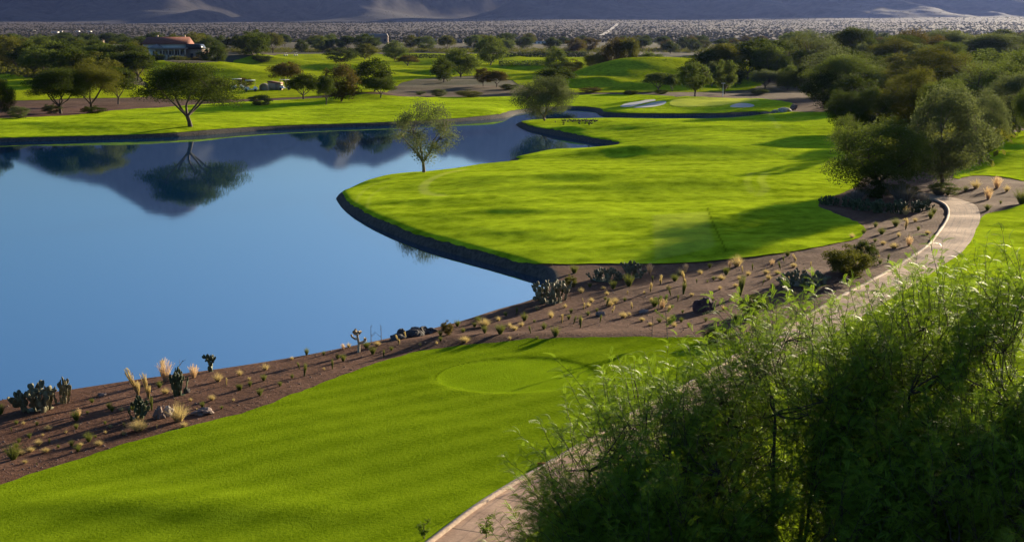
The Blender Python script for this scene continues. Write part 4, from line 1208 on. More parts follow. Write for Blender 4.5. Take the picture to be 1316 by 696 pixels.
# cholla
mb = MB(); rnd = random.Random(9)
mb.tube([(0, 0, -.03), (.02, 0, .35), (-.03, 0, .62), (-.05, 0, .8)], [.065, .055, .05, .045], 7)
def arm(p, q, r_):
    m = (np.array(p) + np.array(q)) / 2 + np.array([0, 0, -.03])
    mb.tube([p, m, q], [r_, r_ * 1.1, r_ * .9], 7)
arm((0, 0, .38), (.26, .03, .46), .055); arm((.26, .03, .46), (.28, .02, .6), .06)
arm((-.02, 0, .55), (-.24, .02, .62), .045); arm((-.24, .02, .62), (-.30, 0, .74), .04)
for k in range(9):
    a = k * .7
    arm((-.05, 0, .76), (-.05 + .17 * math.cos(a), .15 * math.sin(a), .82 + .14 * rnd.random()), .055)
cme = mb.mesh('cholla', M['cholla'])
o = place('cholla_cactus', cme, 461, 452, 31, 31, rz=0)
tag(o, 'pale spiny cholla cactus with a knobbly head, standing against the lake', 'cactus')
sp = tuft(900, .11, 2.5, 0, 77, .004)
V_ = sp[0]

# bushes of the bank
for (u, vb, vt, w, kd, c, lab) in ((1090, 353, 309, 58, 'bush', 'olive', 'big rounded olive bush left of the cart path'), (1112, 342, 304, 34, 'bush', 'dark', 'darker bush behind the right side of the big olive bush'), (968, 404, 372, 40, 'bush', 'dark', 'dark bush half hidden by the foreground twigs, right of the red boulder'),
                                   (1118, 254, 226, 44, 'bush', 'dark', 'dark shrub against the trunk of the big feathery tree'), (1160, 254, 230, 40, 'bush', 'olive', 'olive shrub between the big feathery tree and the path bend'), (1212, 250, 232, 40, 'bush', 'mid', 'green shrub at the trunk of the sprawling airy tree'),
                                   (733, 368, 352, 16, 'bush', 'olive', 'small leafy shrub behind the cactus at the lake corner'), (1080, 350, 322, 30, 'bush', 'bright', 'lighter green bush at the foot of the big olive bush'), (575, 430, 419, 16, 'bush', 'brown', 'brown shrub on the shore, right of the dark rocks'), (925, 440, 418, 44, 'bush', 'dark', 'dark low shrub at the right corner of the tee')):
    place_tree(u, vb, vt, w, kd, c, lab, name='bush')

# sticks and twiggy saplings
def twig(u, v, h_, lab, leafy=0, seed=1, mat='bark', lean=0):
    rnd = random.Random(seed)
    root = bpy.data.objects.new('sapling' if leafy else 'dry_stalk', None); COL.objects.link(root)
    x, y, z = px_ground(u, v); k = math.hypot(y, CH) / F
    root.location = (x, y, z); H_ = h_ * k
    mb = MB(); tips = []
    mb.tube([(0, 0, -.05), (lean * H_ * .4, 0, H_ * .5), (lean * H_, 0, H_)], [.02, .014, .008], 5)
    for j in range(7 if leafy else 3):
        t_ = rnd.uniform(.25, .95); a = rnd.uniform(0, 6.28); L = H_ * rnd.uniform(.25, .5)
        p = np.array([lean * H_ * t_, 0, H_ * t_]); q = p + np.array([math.cos(a) * L * .8, math.sin(a) * L * .8, L * .6])
        mb.tube([p, (p + q) / 2 + np.array([0, 0, -.02]), q], [.009, .007, .004], 4); tips.append((p, q))
    link('stem', mb.mesh('twig', M[mat]), root)
    if leafy:
        c = np.concatenate([p + (q - p) * RNG.random((leafy // 7, 1)) ** .6 + RNG.normal(size=(leafy // 7, 3)) * .035 for p, q in tips])
        v_, f_ = diamonds(c, .05, .014, seed)
        link('foliage', mesh_np('twig_leaves', v_, f_, np.full(len(c), 4), M['leaf_bright'], {'tint': np.repeat(RNG.random(len(c)), 4)}), root)
    tag(root, lab, 'sapling' if leafy else 'dry stalk')
twig(222, 486, 24, 'bare slanting stalk behind the dark upright prickly pear', 0, 2, 'bark_pale', .6)
twig(634, 396, 22, 'thin bare stalk at the water edge left of the corner cactus', 0, 3)
twig(477, 440, 22, 'thin bare stalk standing right of the cholla', 0, 4)
twig(490, 438, 20, 'thin bare stalk just left of the dark shore rocks', 0, 5)
twig(523, 426, 16, 'slanting stalk above the dark shore rocks', 0, 6, 'bark', .5)
twig(838, 432, 26, 'bare twig on the bank behind the round green', 0, 7)
twig(858, 436, 46, 'spindly sapling with yellow-green leaves right of the round green', 420, 8, 'bark', -.1)
twig(846, 396, 14, 'little yellow-green sapling beside the pink plume, left of the red boulder', 160, 9)
twig(722, 606, 60, 'thin bare sapling standing on the tee beside the path kerb', 0, 10)
twig(545, 693, 22, 'leafy weed at the bottom edge of the tee turf', 240, 12)
twig(625, 693, 26, 'leafy weed sprouting by the path at the bottom of the view', 240, 13)

# boulders
def boulder(u, v, w, h_, mat, lab, seed):
    rg = np.random.default_rng(seed)
    import bmesh
    bm = bmesh.new(); bmesh.ops.create_icosphere(bm, subdivisions=3, radius=1)
    for p in bm.verts:
        c = np.array(p.co); s = 1 + .5 * float(fbm(np.array([c[0] * 1.3 + seed]), np.array([c[1] * 1.3 + c[2]]), 3, seed)[0])
        p.co = p.co * s
        if p.co.z < -.5: p.co.z = -.5
    me = bpy.data.meshes.new('boulder'); bm.to_mesh(me); bm.free(); me.materials.append(M[mat])
    x, y, z = px_ground(u, v); k = math.hypot(y, CH) / F
    o = link('boulder', me, loc=(x, y, z + .3 * h_ * k)); o.scale = (w * k / 2, w * k / 2 * .9, h_ * k / 1.5); o.rotation_euler = (0, 0, seed)
    tag(o, lab, 'boulder', 'boulders on the bare bank')
boulder(203, 537, 16, 15, 'rock', 'brown boulder, left one of the pair by the dry grass', 1)
boulder(216, 534, 13, 13, 'rock_pale', 'pale boulder, right one of the pair by the dry grass', 2)
boulder(908, 399, 26, 15, 'rock_red', 'dark red boulder on the bank between grass tufts', 3)
boulder(241, 504, 8, 6, 'rock_dark', 'small dark stone at the foot of the dark upright prickly pear', 4)
for i, (u, v, w, h_, lab) in enumerate(((508, 436, 20, 7, 'leftmost rock of the dark heap on the lake shore'), (518, 434, 13, 12, 'pointed second rock of the dark shore heap'), (531, 432, 24, 10, 'tallest middle rock of the dark shore heap'), (543, 429, 12, 10, 'fourth rock of the dark shore heap'), (554, 427, 18, 6, 'small rightmost rock of the dark shore heap'))):
    boulder(u, v, w, h_, 'rock_dark', lab, 20 + i)
boulder(262, 531, 24, 7, 'rock', 'low flat brown rock between the boulders and the turf', 6)
boulder(132, 508, 10, 4, 'rock', 'flat brown stone near the water, right of the left cactus clump', 7)
boulder(828, 402, 12, 4, 'rock', 'flat brown stone left of the dark red boulder', 8)
boulder(771, 405, 10, 5, 'rock', 'low pale stone among tufts behind the round green', 9)
boulder(1008, 144, 14, 5, 'rock_pale', 'pale rock in the bank at the right end of the green', 10)
boulder(1020, 141, 10, 7, 'rock', 'brown rock at the tip of the bank by the green', 11)
boulder(985, 146.5, 14, 4, 'rock', 'brown rock in the bank below the right bunker', 12)
boulder(996, 145.5, 10, 4, 'rock_pale', 'small pale rock between the two brown bank rocks', 13)

# loose stones of the bank: beyond counting
n = 1900
P = np.array([(-40, 515), (330, 464), (600, 407), (690, 385), (720, 342), (990, 330), (1110, 305), (1060, 266), (1190, 262), (1215, 285), (1180, 325), (930, 440), (720, 432), (560, 446), (330, 522), (-40, 636)], float)
uu, vv_ = RNG.uniform(-40, 1215, n * 4), RNG.uniform(262, 636, n * 4)
ok = sdf(P[:, 0], P[:, 1], uu, vv_) > 2
uu, vv_ = uu[ok][:n], vv_[ok][:n]
mb = MB()
octa = np.array([(1, 0, 0), (0, 1, 0), (-1, 0, 0), (0, -1, 0), (0, 0, .8), (0, 0, -.4)])
of = [[0, 1, 4], [1, 2, 4], [2, 3, 4], [3, 0, 4], [1, 0, 5], [2, 1, 5], [3, 2, 5], [0, 3, 5]]
for u, v in zip(uu, vv_):
    x, y, z = px_ground(u, v)
    mb.add(octa * random.uniform(.012, .035) * random.choice((1, 1, 1.6)) * RNG.uniform(.7, 1.3, (6, 1)) + np.array((x, y, z)), of, random.random())
tag(link('loose_stones', mb.mesh('stones', M['rock'])), 'small loose stones scattered over the bare soil bank', 'stones', kind='stuff')

# ------------------------------------------------------------------ birds, markers, pole
mb = MB()
mb.ellipsoid((0, 0, .16), (.17, .08, .085), seg=8, rings=6)
mb.tube([(.13, 0, .19), (.17, 0, .27), (.16, 0, .33)], [.035, .022, .024], 6)
mb.ellipsoid((.18, 0, .345), (.045, .03, .03), seg=6, rings=4)
mb.tube([(-.14, 0, .17), (-.27, 0, .15)], [.04, .012], 5)
mb.tube([(.02, .03, .1), (.02, .03, 0)], [.01, .01], 4); mb.tube([(.02, -.03, .1), (.02, -.03, 0)], [.01, .01], 4)
bme = mb.mesh('bird', M['bird'], True)
rnd = random.Random(4)
for i in range(44):
    if i < 30:
        u = 723 + i * 1.5 + rnd.uniform(-.8, .8); v = 156.6 + rnd.uniform(-.7, 1.0) + abs(u - 745) * .01
    else:
        u = rnd.uniform(712, 762); v = rnd.uniform(157.0, 162.0)
    x, y, z = px_ground(u, v)
    o = link('bird', bme, loc=(x, y, z + .03)); o.rotation_euler = (0, 0, rnd.uniform(0, 6.28)); k = rnd.uniform(1.0, 1.35); o.scale = (k, k, k)
    tag(o, 'small dark bird feeding in the flock on the grass tongue', 'bird', 'flock of dark birds on the grass tongue')

def pole(u, v, h_, r_, mat, lab, name, cat, flag=None, dist=None):
    x, y, z = px_ground(u, v)
    if dist: y = dist; x = xu(u, y); z = float(plain_z(x, y))
    k = y / F; root = bpy.data.objects.new(name, None); COL.objects.link(root); root.location = (x, y, z)
    mb = MB(); mb.tube([(0, 0, -.1), (0, 0, h_ * k)], [r_, r_ * .8], 6); link('pole', mb.mesh('pole', M[mat]), root)
    if flag:
        mb = MB(); mb.box((.12 if flag == 'flag' else 0, 0, h_ * k - .08), (.24, .015, .15) if flag == 'flag' else (h_ * k * .3, .12, .12)); link('flag' if flag == 'flag' else 'crossarm', mb.mesh('flag', M['red'] if flag == 'flag' else M[mat]), root)
    tag(root, lab, cat)
pole(929, 124, 17, .07, 'white', 'slim white pole standing behind the putting green', 'marker_pole', 'pole', 'arm')
pole(691, 600, 7, .012, 'red', 'tiny red marker flag on the tee beside the path kerb', 'marker_flag', 'marker', 'flag')
pole(1108, 60, 24, .5, 'metal', 'distant power pole on the plain above the right wood', 'power_pole', 'pole', 'arm', 1900)
pole(893, 60, 18, .5, 'metal', 'distant power pole on the plain above the mound', 'power_pole', 'pole', 'arm', 1900)

# ------------------------------------------------------------------ buildings
def house(u, vb, vt, wpx, depth, mat, lab, roof='flat', dist=None, nwin=4, rz=0.0, name='house', rmat='tiles'):
    x, y, z = px_ground(u, vb)
    if dist:
        y = dist; x = xu(u, y)
        z = float(plain_z(x, y)) if y > 1350 else ground_z(x, y)
    k = y / F
    a, b, c = ray(u, vt)
    Ht = CH + c / b * y - z
    W = wpx * k
    root = bpy.data.objects.new(name, None); COL.objects.link(root)
    root.location = (x, y, z); root.rotation_euler = (0, 0, rz)
    Hw = Ht * (.72 if roof == 'gable' else .93)
    mb = MB(); mb.box((0, depth / 2, Hw / 2 - .5), (W, depth, Hw + 1)); link('wall', mb.mesh('wall', M[mat]), root)
    mb = MB()
    if roof == 'gable':
        mb.prism([(-W / 2 - .4, Hw), (W / 2 + .4, Hw), (W / 2 + .4, Hw + .25), (W / 2 - 1.2, Ht), (-W / 2 + 1.2, Ht), (-W / 2 - .4, Hw + .25)], -.5, depth + .5)
        rm = rmat
    else:
        mb.box((0, depth / 2, Ht - .15 * Ht / 2), (W + .3, depth + .3, Ht * .12)); rm = 'roof_flat'
    link('roof', mb.mesh('roof', M[rm]), root)
    for i in range(nwin):
        wx = -W / 2 + W * (i + .5) / nwin
        mb = MB(); mb.box((wx, -.01, Hw * .52), (W / nwin * .42, .12, Hw * .38)); w_ = link('window', mb.mesh('window', M['dark']), root)
        mb = MB(); mb.box((wx, -.06, Hw * .30), (W / nwin * .5, .14, .14)); link('sill', mb.mesh('sill', M['wall_white']), w_)
    tag(root, lab, 'house' if name == 'house' else 'building')
    return root, W, Ht, z

# the red-roofed clubhouse
def clubhouse():
    x, y, z = px_ground(222, 77.5)
    y = 560.0; x = xu(220, y); z = ground_z(x, y)
    k = y / F
    def zz_(v): a, b, c = ray(220, v); return CH + c / b * y - z
    root = bpy.data.objects.new('clubhouse', None); COL.objects.link(root); root.location = (x, y, z); root.rotation_euler = (0, 0, 0)
    X0 = lambda u: (u - 220) * k
    eave, ridge = zz_(56.8), zz_(48.5)
    mb = MB(); mb.box(((X0(188) + X0(243)) / 2, 10, eave / 2), (X0(243) - X0(188), 12, eave + 1))
    mb.add([(X0(187), 4, eave), (X0(187), 16, eave), (X0(189.5), 10, ridge - .2)], [[0, 1, 2]])
    link('wall', mb.mesh('club_wall', M['wall_white']), root)
    mb = MB()       # tiled gable roof, ridge along x
    a, b = X0(185.5), X0(244)
    v = [(a + .4, 3, eave - .1), (b, 3, eave - .1), (b, 17, eave - .1), (a + .4, 17, eave - .1), (X0(189), 10, ridge), (X0(243.6), 10, ridge),
         (a + .4, 3, eave + .25), (b, 3, eave + .25), (b, 17, eave + .25), (a + .4, 17, eave + .25), (X0(189), 10, ridge + .3), (X0(243.6), 10, ridge + .3)]
    mb.add(v, [[6, 7, 11, 10], [8, 9, 10, 11], [7, 8, 11], [9, 6, 10], [0, 3, 2, 1], [0, 1, 7, 6], [1, 2, 8, 7], [2, 3, 9, 8], [3, 0, 6, 9]])
    rf = link('roof', mb.mesh('club_roof', M['tiles']), root)
    # lower wing to the right
    e2 = zz_(63.5)
    mb = MB(); mb.box(((X0(243) + X0(262)) / 2, 8, e2 / 2), (X0(262) - X0(243), 9, e2 + 1)); link('wall', mb.mesh('wing_wall', M['wall_brown']), root)
    mb = MB(); mb.prism([(X0(243.5), e2), (X0(263), e2), (X0(259), zz_(57.3)), (X0(243.5), zz_(56.6))], 3, 13); link('roof', mb.mesh('wing_roof', M['dark']), root)
    # veranda
    vt_, vb_ = zz_(61.5), zz_(63.2)
    mb = MB(); mb.prism([(X0(196), vb_), (X0(246), vb_), (X0(246), vt_), (X0(196), vt_)], -1.5, 4.0)
    mb.add([(X0(200), -1.4, vt_ + .02), (X0(214), -1.4, vt_ + .02), (X0(207), 1.2, zz_(56.8)), (X0(207), 4.0, zz_(56.8)), (X0(200), 4, vt_), (X0(214), 4, vt_)], [[0, 1, 2], [0, 2, 3, 4], [1, 5, 3, 2]])
    vr = link('veranda_roof', mb.mesh('veranda_roof', M['roof_flat']), root)
    for u in (198, 207, 216.5, 224, 231.5, 238.5, 245):
        mb = MB(); mb.box((X0(u), -1.1, vb_ / 2), (.55, .55, vb_)); link('column', mb.mesh('column', M['wall']), root)
    mb = MB(); mb.box(((X0(216) + X0(246)) / 2, -1.2, zz_(71.5) / 2), (X0(246) - X0(216), .35, zz_(70))); link('parapet', mb.mesh('parapet', M['wall']), root)
    for u in (203, 212, 220.3, 227.8, 235, 242):
        mb = MB(); mb.box((X0(u), 3.95, vb_ * .5), (2.0, .14, vb_ * .7)); link('window', mb.mesh('window', M['dark']), root)
    for u in (250, 257):
        mb = MB(); mb.box((X0(u), 3.45, e2 * .5), (1.2, .14, e2 * .4)); link('window', mb.mesh('window', M['dark']), root)
    for u in (201, 236):
        mb = MB(); mb.box((X0(u), 11, ridge + .4), (.9, .9, 1.3)); link('chimney', mb.mesh('chimney', M['wall']), rf)
    tag(root, 'clubhouse with a long red tiled roof and a columned veranda', 'clubhouse')
clubhouse()
house(141, 69, 57.5, 42, 12, 'wall_white', 'low white flat-roofed building left of the clubhouse', nwin=6, dist=620)
house(266, 74, 62, 10, 6, 'wall', 'small tan outbuilding right of the clubhouse', nwin=2, dist=575)
HS = [(484, 60, 43.5, 34, 'wall_brown', 'gable', 'large brown house with a wide hipped roof on the skyline'), (551, 60, 50, 26, 'wall', 'flat', 'tan flat house right of the large brown one'), (586, 60, 51, 20, 'wall_brown', 'flat', 'brown flat house with the belt trees before it'),
      (658, 60, 52, 30, 'wall', 'flat', 'long tan house left of the lone skyline tree'), (692, 60, 53, 24, 'wall_white', 'flat', 'pale flat house under the lone skyline tree'), (722, 61, 53.5, 28, 'wall', 'flat', 'tan house in the middle of the skyline row'), (745, 62, 53, 18, 'wall_brown', 'flat', 'rosy brown house left of the dirt track foot'),
      (905, 58, 51, 24, 'wall_brown', 'flat', 'brown house beyond the dark hedge'), (958, 58, 51, 26, 'wall_brown', 'flat', 'long brown house beyond the dark hedge, right of the other'), (90, 58, 47.5, 20, 'wall_brown', 'flat', 'brown house on the plain behind the left wood'), (130, 57, 48, 20, 'wall_brown', 'flat', 'tan house on the plain behind the left wood'), (168, 60, 51, 12, 'wall', 'flat', 'small tan house behind the white building')]
for (u, vb, vt, w, m_, rf, lab) in HS:
    house(u, vb, vt, w, 7, m_, lab, rf, dist=1330, nwin=5, rmat='roof_flat')
house(1180, 74, 62.5, 20, 8, 'wall_white', 'small grey-white house among the trees of the right wood', dist=520, nwin=3)
house(46, 42, 38.9, 13, 20, 'wall_white', 'tiny white hall on the plain at the far left', dist=2700, nwin=2, name='hall')
house(1271, 44, 41.0, 24, 30, 'wall_white', 'long white hall on the plain at the far right', dist=2350, nwin=4, name='hall')
house(80, 42, 40.8, 7, 14, 'wall_white', 'tiny white building right of the far left hall', dist=2500, nwin=2, name='hall')
for (u, vv2) in ((109, 39.6), (124, 39.8), (88, 39.8)):
    house(u, 44, vv2, 3.5, 10, 'wall_white', {109: 'bright white speck of a house above the tan house', 124: 'bright white house speck on the plain left of the clubhouse', 88: 'bright white house speck on the plain above the brown house'}[u], dist=2560, nwin=1)

# golf carts and the shed beside them
def golf_cart(u, v, lab, dist=None, rz=0, s=1.0):
    x, y, z = px_ground(u, v)
    root = bpy.data.objects.new('golf_cart', None); COL.objects.link(root); root.location = (x, y, z + .04); root.rotation_euler = (0, 0, rz); root.scale = (s, s, s)
    mb = MB(); mb.prism([(-1.15, .3), (1.2, .3), (1.25, .55), (.95, .85), (.55, .85), (.5, .45), (-.15, .45), (-.2, .75), (-1.15, .8)], -.55, .55); link('body', mb.mesh('cart_body', M['white']), root)
    mb = MB(); mb.box((0, 0, 1.92), (1.75, 1.2, .08)); link('roof', mb.mesh('cart_roof', M['white']), root)
    for a in (-.8, .75):
        for b in (-.52, .52):
            mb = MB(); mb.tube([(a + (.12 if a > 0 else 0), b, .75), (a, b, 1.9)], [.025, .025], 5); link('roof_post', mb.mesh('post', M['black']), root)
    mb = MB(); mb.box((-.45, 0, .82), (.6, 1.0, .14)); mb.box((-.75, 0, 1.1), (.12, 1.0, .45)); link('seat', mb.mesh('seat', M['wall']), root)
    for a in (-.75, .8):
        for b in (-.55, .55):
            mb = MB(); mb.tube([(a, b - .09, .24), (a, b + .09, .24)], [.24, .24], 12); link('wheel', mb.mesh('wheel', M['black']), root)
    tag(root, lab, 'golf cart', 'parked golf carts')
golf_cart(305, 115, 'white-roofed golf cart at the left end of the parked row', rz=.3, s=1.3)
golf_cart(322, 118, 'golf cart in the shade between the left cart and the arched shelter', rz=.2, s=1.4)
golf_cart(366, 116, 'golf cart just right of the tan shed', rz=.1, s=1.3)
golf_cart(367, 72, 'white golf cart on the distant lawn, left one of two', rz=0, s=.9)
golf_cart(380, 72, 'white golf cart on the distant lawn, right one of two', rz=0, s=.9)
def shed():
    x, y, z = px_ground(352, 116); k = y / F; root = bpy.data.objects.new('shed', None); COL.objects.link(root); root.location = (x, y, z); root.rotation_euler = (0, 0, -.25)
    W, Hh = 15 * k, 10 * k
    mb = MB(); mb.box((0, 1, Hh / 2), (W, 2.2, Hh)); link('wall', mb.mesh('shed_wall', M['wall']), root)
    mb = MB(); mb.prism([(-W / 2 - .15, Hh), (W / 2 + .15, Hh - .35), (W / 2 + .15, Hh - .2), (-W / 2 - .15, Hh + .3)], -.3, 2.3); link('roof', mb.mesh('shed_roof', M['tiles']), root)
    mb = MB(); mb.box((W * .3, -.12, Hh * .42), (.8, .06, Hh * .8)); link('door', mb.mesh('shed_door', M['wall_brown']), root)
    tag(root, 'small tan shed with a sloping roof beside the parked golf carts', 'shed')
    x, y, z = px_ground(338.5, 117); root = bpy.data.objects.new('arched_shelter', None); COL.objects.link(root); root.location = (x, y, z); root.rotation_euler = (0, 0, 0)
    r_ = 5.2 * k; pts = [(-r_, 0)] + [(-r_ * math.cos(a), r_ * .9 + r_ * math.sin(a) * .9) for a in np.linspace(0, math.pi, 12)] + [(r_, 0)]
    inner = [(p[0] * .84, p[1] * .88) for p in pts][::-1]
    mb = MB(); mb.prism(pts + inner, 0, 2.4); link('arch', mb.mesh('arch', M['wall']), root)
    mb = MB(); mb.prism([(p[0] * .84, p[1] * .88) for p in pts], 1.6, 1.75); link('back_panel', mb.mesh('arch_back', M['wall_white']), root)
    tag(root, 'pale arched shelter between the golf carts and the tan shed', 'shelter')
shed()

# ------------------------------------------------------------------ foreground feathery trees
def leaf_template(pairs=9):
    v, f, t_ = [], [], []
    def pt(s): return np.array([s, 0, -.6 * s * s])
    # rachis
    for a, b in ((0, .5), (.5, 1.0)):
        p, q = pt(a), pt(b); n0 = len(v)
        v += [p + [0, .008, 0], q + [0, .006, 0], q - [0, .006, 0], p - [0, .008, 0]]; f.append([n0, n0 + 1, n0 + 2, n0 + 3])
    for i in range(pairs):
        s = .14 + .86 * i / (pairs - 1)
        c = pt(s); L = .21 * math.sin(math.pi * (.2 + .62 * s)) + .05
        for sg in (-1, 1):
            d = np.array([.62, sg * .78, -.15]); w = np.array([.030, -sg * .020, .0])
            n0 = len(v)
            v += [c, c + d * L * .55 + w, c + d * L, c + d * L * .55 - w]; f.append([n0, n0 + 1, n0 + 2, n0 + 3])
    return np.array(v), np.array(f)
LT, LF = leaf_template()
LT[:, 0] = LT[:, 0]

def near_tree(base, crown_c, crown_r, nshoot, lab, seed, leaf_len=.16):
    rg = np.random.default_rng(seed); rnd = random.Random(seed)
    root = bpy.data.objects.new('feathery_tree', None); COL.objects.link(root); root.location = base
    B = np.zeros(3); C_ = np.array(crown_c) - np.array(base); Rr = np.array(crown_r)
    mb = MB()
    fork = np.array([C_[0] * .3, C_[1] * .3, 1.6])
    mb.tube([B - [0, 0, .2], fork * .5 + [0.05, 0, 0], fork], [.16, .13, .12], 9)
    limbs = []
    for k in range(8):
        a = 2 * math.pi * (k + rnd.uniform(-.3, .3)) / 8
        e = C_ + np.array([math.cos(a) * Rr[0] * .62, math.sin(a) * Rr[1] * .62, rnd.uniform(-.1, .5) * Rr[2]])
        pts = [fork]
        for j in (1, 2, 3, 4):
            pts.append(fork + (e - fork) * j / 4 + rg.normal(size=3) * .10 * (j < 4))
        mb.tube(pts, [.07, .055, .042, .03, .018], 6); limbs += pts[1:] + [(pts[i] + pts[i + 1]) / 2 for i in range(4)]
    limbs = np.array(limbs)
    # shoot starts spread through the crown, denser to the outside
    d = rg.normal(size=(nshoot, 3)); d /= np.linalg.norm(d, axis=1, keepdims=True)
    r_ = rg.random(nshoot) ** .34 * rg.uniform(.9, 1.05, nshoot)
    st = C_ + d * r_[:, None] * Rr * np.array([1, 1, 1])
    lump = fbm(st[:, 0] * 1.1 + 3, st[:, 1] * 1.1 + st[:, 2] * .7, 3, seed)
    keep = lump > -.30
    st, d = st[keep], d[keep]
    # branches to groups of shoots
    order = rg.permutation(len(st))[:max(40, len(st) // 7)]
    hubs = st[order]
    for q in hubs:
        s_ = limbs[np.argmin(np.linalg.norm(limbs - q, axis=1) + (limbs[:, 2] > q[2]) * .5)]
        mid = (s_ + q) / 2 + rg.normal(size=3) * .06 - [0, 0, .05]
        mb.tube([s_, (s_ + mid) / 2 + rg.normal(size=3) * .03, mid, q], [.018, .015, .011, .007], 5, cap=False)
    P0, DR, TT = [], [], []
    for i, s in enumerate(st):
        hb = hubs[np.argmin(np.linalg.norm(hubs - s, axis=1))]
        L = rg.uniform(.4, 1.05)
        dr = np.array([d[i][0] * .5, d[i][1] * .5, .75 + .3 * d[i][2]]) + rg.normal(size=3) * .25
        dr /= np.linalg.norm(dr)
        bend = rg.normal(size=3) * .12 + np.array([0, 0, -.06])
        n_ = 5
        pts = [s + dr * L * j / n_ + bend * L * (j / n_) ** 2 + rg.normal(size=3) * .012 for j in range(n_ + 1)]
        if np.linalg.norm(hb - s) > .01:
            mb.tube([hb, (hb + s) / 2 + rg.normal(size=3) * .02, s], [.006, .005, .005], 3, cap=False)
        mb.tube(pts, [.006, .0055, .005, .004, .003, .0018], 3, cap=False)
        m_ = int(L / .042)
        side = np.cross(dr, rg.normal(size=3)); side /= np.linalg.norm(side)
        up = np.cross(side, dr)
        tin = rg.random()
        for j in range(m_):
            t_ = (j + .5) / m_
            p = s + dr * L * t_ + bend * L * t_ * t_
            a = j * 2.4 + rg.normal() * .3
            o_ = side * math.cos(a) + up * math.sin(a)
            v_ = o_ * (.95 - .4 * t_) + dr * (.35 + .75 * t_) + rg.normal(size=3) * .15
            P0.append(p); DR.append(v_); TT.append(np.clip(.55 * tin + .35 * rg.random() + .15 * t_, 0, 1))
    P0, DR, TT = np.array(P0), np.array(DR), np.array(TT)
    N = len(P0)
    ex = DR / np.linalg.norm(DR, axis=1, keepdims=True)
    upv = np.array([0, 0, 1.]) + rg.normal(size=(N, 3)) * .45
    ey = np.cross(upv, ex); ey /= np.linalg.norm(ey, axis=1, keepdims=True)
    ez = np.cross(ex, ey)
    sc = leaf_len * rg.uniform(.6, 1.2, N)
    V = P0[:, None, :] + (LT[None, :, 0:1] * ex[:, None, :] + LT[None, :, 1:2] * ey[:, None, :] + LT[None, :, 2:3] * ez[:, None, :]) * sc[:, None, None]
    V[:, :, 2] -= (LT[None, :, 0] ** 2) * .18 * sc[:, None]
    Fs = (np.arange(N)[:, None, None] * len(LT) + LF[None]).reshape(-1)
    link('trunk', mb.mesh('near_trunk', M['bark']), root)
    link('crown', mesh_np('near_crown', V.reshape(-1, 3), Fs, np.full(N * len(LF), 4), M['leaf_near'], {'tint': np.repeat(TT, len(LT))}), root)
    tag(root, lab, 'tree', 'feathery trees in the foreground')
    print('near tree leaves', N)

def at(u, v, y):
    a, b, c = ray(u, v); return (a / b * y, y, CH + c / b * y)
def nt(u, v, y, r_, n, lab, seed, ll=.16):
    c = at(u, v, y); near_tree((c[0], y, 0.6), c, r_, n, lab, seed, ll)
nt(850, 660, 17.0, (1.7, 1.6, 1.7), 1200, 'leftmost feathery foreground tree, its twigs over the path and tee', 31)
nt(1030, 575, 17.5, (1.75, 1.6, 1.80), 1550, 'middle feathery foreground tree, below the big olive bush', 32)
nt(1215, 580, 17.0, (1.9, 1.8, 2.25), 2300, 'tallest feathery foreground tree at the right edge of the view', 33)
nt(1000, 730, 15.8, (2.9, 1.3, 1.35), 2600, 'low dark feathery foreground tree at the bottom of the view', 34)
nt(840, 770, 16.3, (2.0, 1.2, 1.2), 2000, 'lowest feathery foreground tree at the bottom, right of the path', 36)
nt(1325, 560, 16.0, (1.3, 1.4, 2.1), 1300, 'feathery foreground tree cut by the right edge, beside the tallest one', 37)
nt(1290, 700, 15.0, (1.6, 1.3, 1.6), 1000, 'feathery foreground tree in the bottom right corner', 35)

# ------------------------------------------------------------------ labels for repeats: nearest landmark, side and rank
LM = [(58, 510, 'left cactus clump'), (176, 530, 'knobbly cactus bush'), (210, 530, 'two boulders'), (232, 495, 'dark upright prickly pear'), (272, 470, 'small prickly pear at the water edge'), (334, 490, 'mid bank'), (461, 440, 'pale cholla cactus'), (530, 430, 'dark shore rocks'),
      (597, 436, 'tan shore dome'), (660, 405, 'waterside stalk'), (711, 376, 'corner cactus clump'), (715, 432, 'rim of the round green'), (778, 352, 'long low cactus clump'), (814, 350, 'round dark cactus clump'), (801, 404, 'pale domes'), (858, 420, 'yellow-green sapling'), (850, 390, 'pink plume'), (908, 392, 'dark red boulder'), (947, 338, 'fluffy fairway-foot grass'),
      (951, 370, 'cigar-shaped tuft'), (1032, 355, 'wide low cactus clump'), (1093, 330, 'big olive bush'), (1168, 310, 'pale plume by the path kerb'), (1160, 262, 'grey twiggy shrub'), (1270, 250, 'far pink plumes'), (1220, 268, 'path bend')]
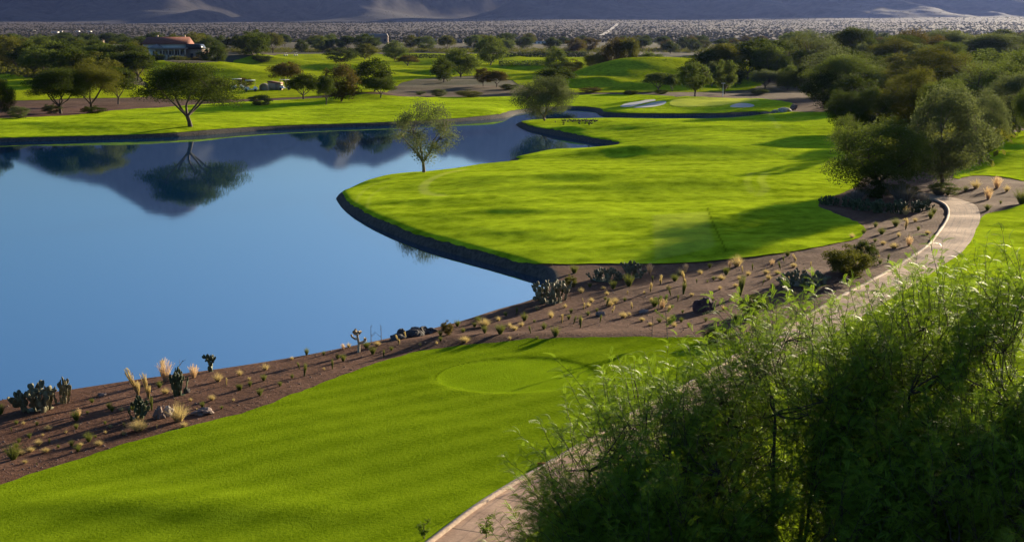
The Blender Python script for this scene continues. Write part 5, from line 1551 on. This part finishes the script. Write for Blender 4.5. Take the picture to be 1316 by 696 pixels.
LMT = [(215, 60, 'clubhouse'), (141, 62, 'white building'), (92, 77, 'little wood lawn'), (20, 70, 'left edge'), (130, 50, 'tan house'), (60, 90, 'bright left lawn'), (337, 75, 'round dark bush'), (440, 68, 'dark dome tree'), (507, 62, 'forked tree'), (484, 50, 'large brown house'), (592, 70, 'big spreading tree'), (680, 50, 'lone skyline tree'), (630, 60, 'tall rounded tree'), (300, 60, 'clubhouse-side gap'),
       (796, 60, 'tall dark pair'), (745, 55, 'rosy brown house'), (836, 75, 'green dome'), (905, 55, 'brown house'), (958, 55, 'long brown house'), (930, 95, 'white pole'), (1104, 75, 'tall grey tree'), (1180, 68, 'small grey house'), (1146, 72, 'tall full tree'), (1265, 78, 'broad olive tree'), (1211, 74, 'dark dome tree'), (1271, 42, 'white hall'), (1062, 115, 'very dark spreading tree'), (1298, 130, 'pale grey-green tree'), (1168, 125, 'lime-tipped tree'), (1020, 75, 'umbrella tree'), (1340, 90, 'right edge')]
ORD = ['nearest', 'second nearest', 'third nearest', 'fourth nearest', 'fifth nearest', 'sixth nearest', 'seventh nearest', 'eighth nearest', 'ninth nearest', 'tenth nearest']
buckets = {}
for (u, v, nm, ds, o) in REG:
    L = LMT if nm in ('tree', 'bush') else LM
    j = min(range(len(L)), key=lambda q: math.hypot(u - L[q][0], (v - L[q][1]) * 1.5))
    du, dv = u - L[j][0], v - L[j][1]
    side = ('left of' if du < 0 else 'right of') if abs(du) > abs(dv) * 1.2 else ('above' if dv < 0 else 'below')
    buckets.setdefault((ds, side, L[j][2]), []).append((math.hypot(du, dv), o))
for (ds, side, lm), items in buckets.items():
    items.sort(key=lambda q: q[0])
    for r_, (d_, o) in enumerate(items):
        o['label'] = f'{ds} {side} the {lm}' + (f', {ORD[min(r_, 9)]}' if len(items) > 1 else '')

# ------------------------------------------------------------------ air
t = bpy.data.materials.new('haze')
t.use_nodes = True; t.node_tree.nodes.clear()
ho = t.node_tree.nodes.new('ShaderNodeOutputMaterial'); pv = t.node_tree.nodes.new('ShaderNodeVolumePrincipled')
pv.inputs['Color'].default_value = (0.30, 0.42, 1.0, 1)
pv.inputs['Density'].default_value = 0.000014
pv.inputs['Anisotropy'].default_value = 0.45
t.node_tree.links.new(pv.outputs[0], ho.inputs['Volume'])
mb = MB(); mb.box((0, 5150, 590), (17600, 10700, 1220))
tag(link('haze', mb.mesh('haze', t)), 'thin blue haze in the air before the mountains', 'haze', kind='stuff')
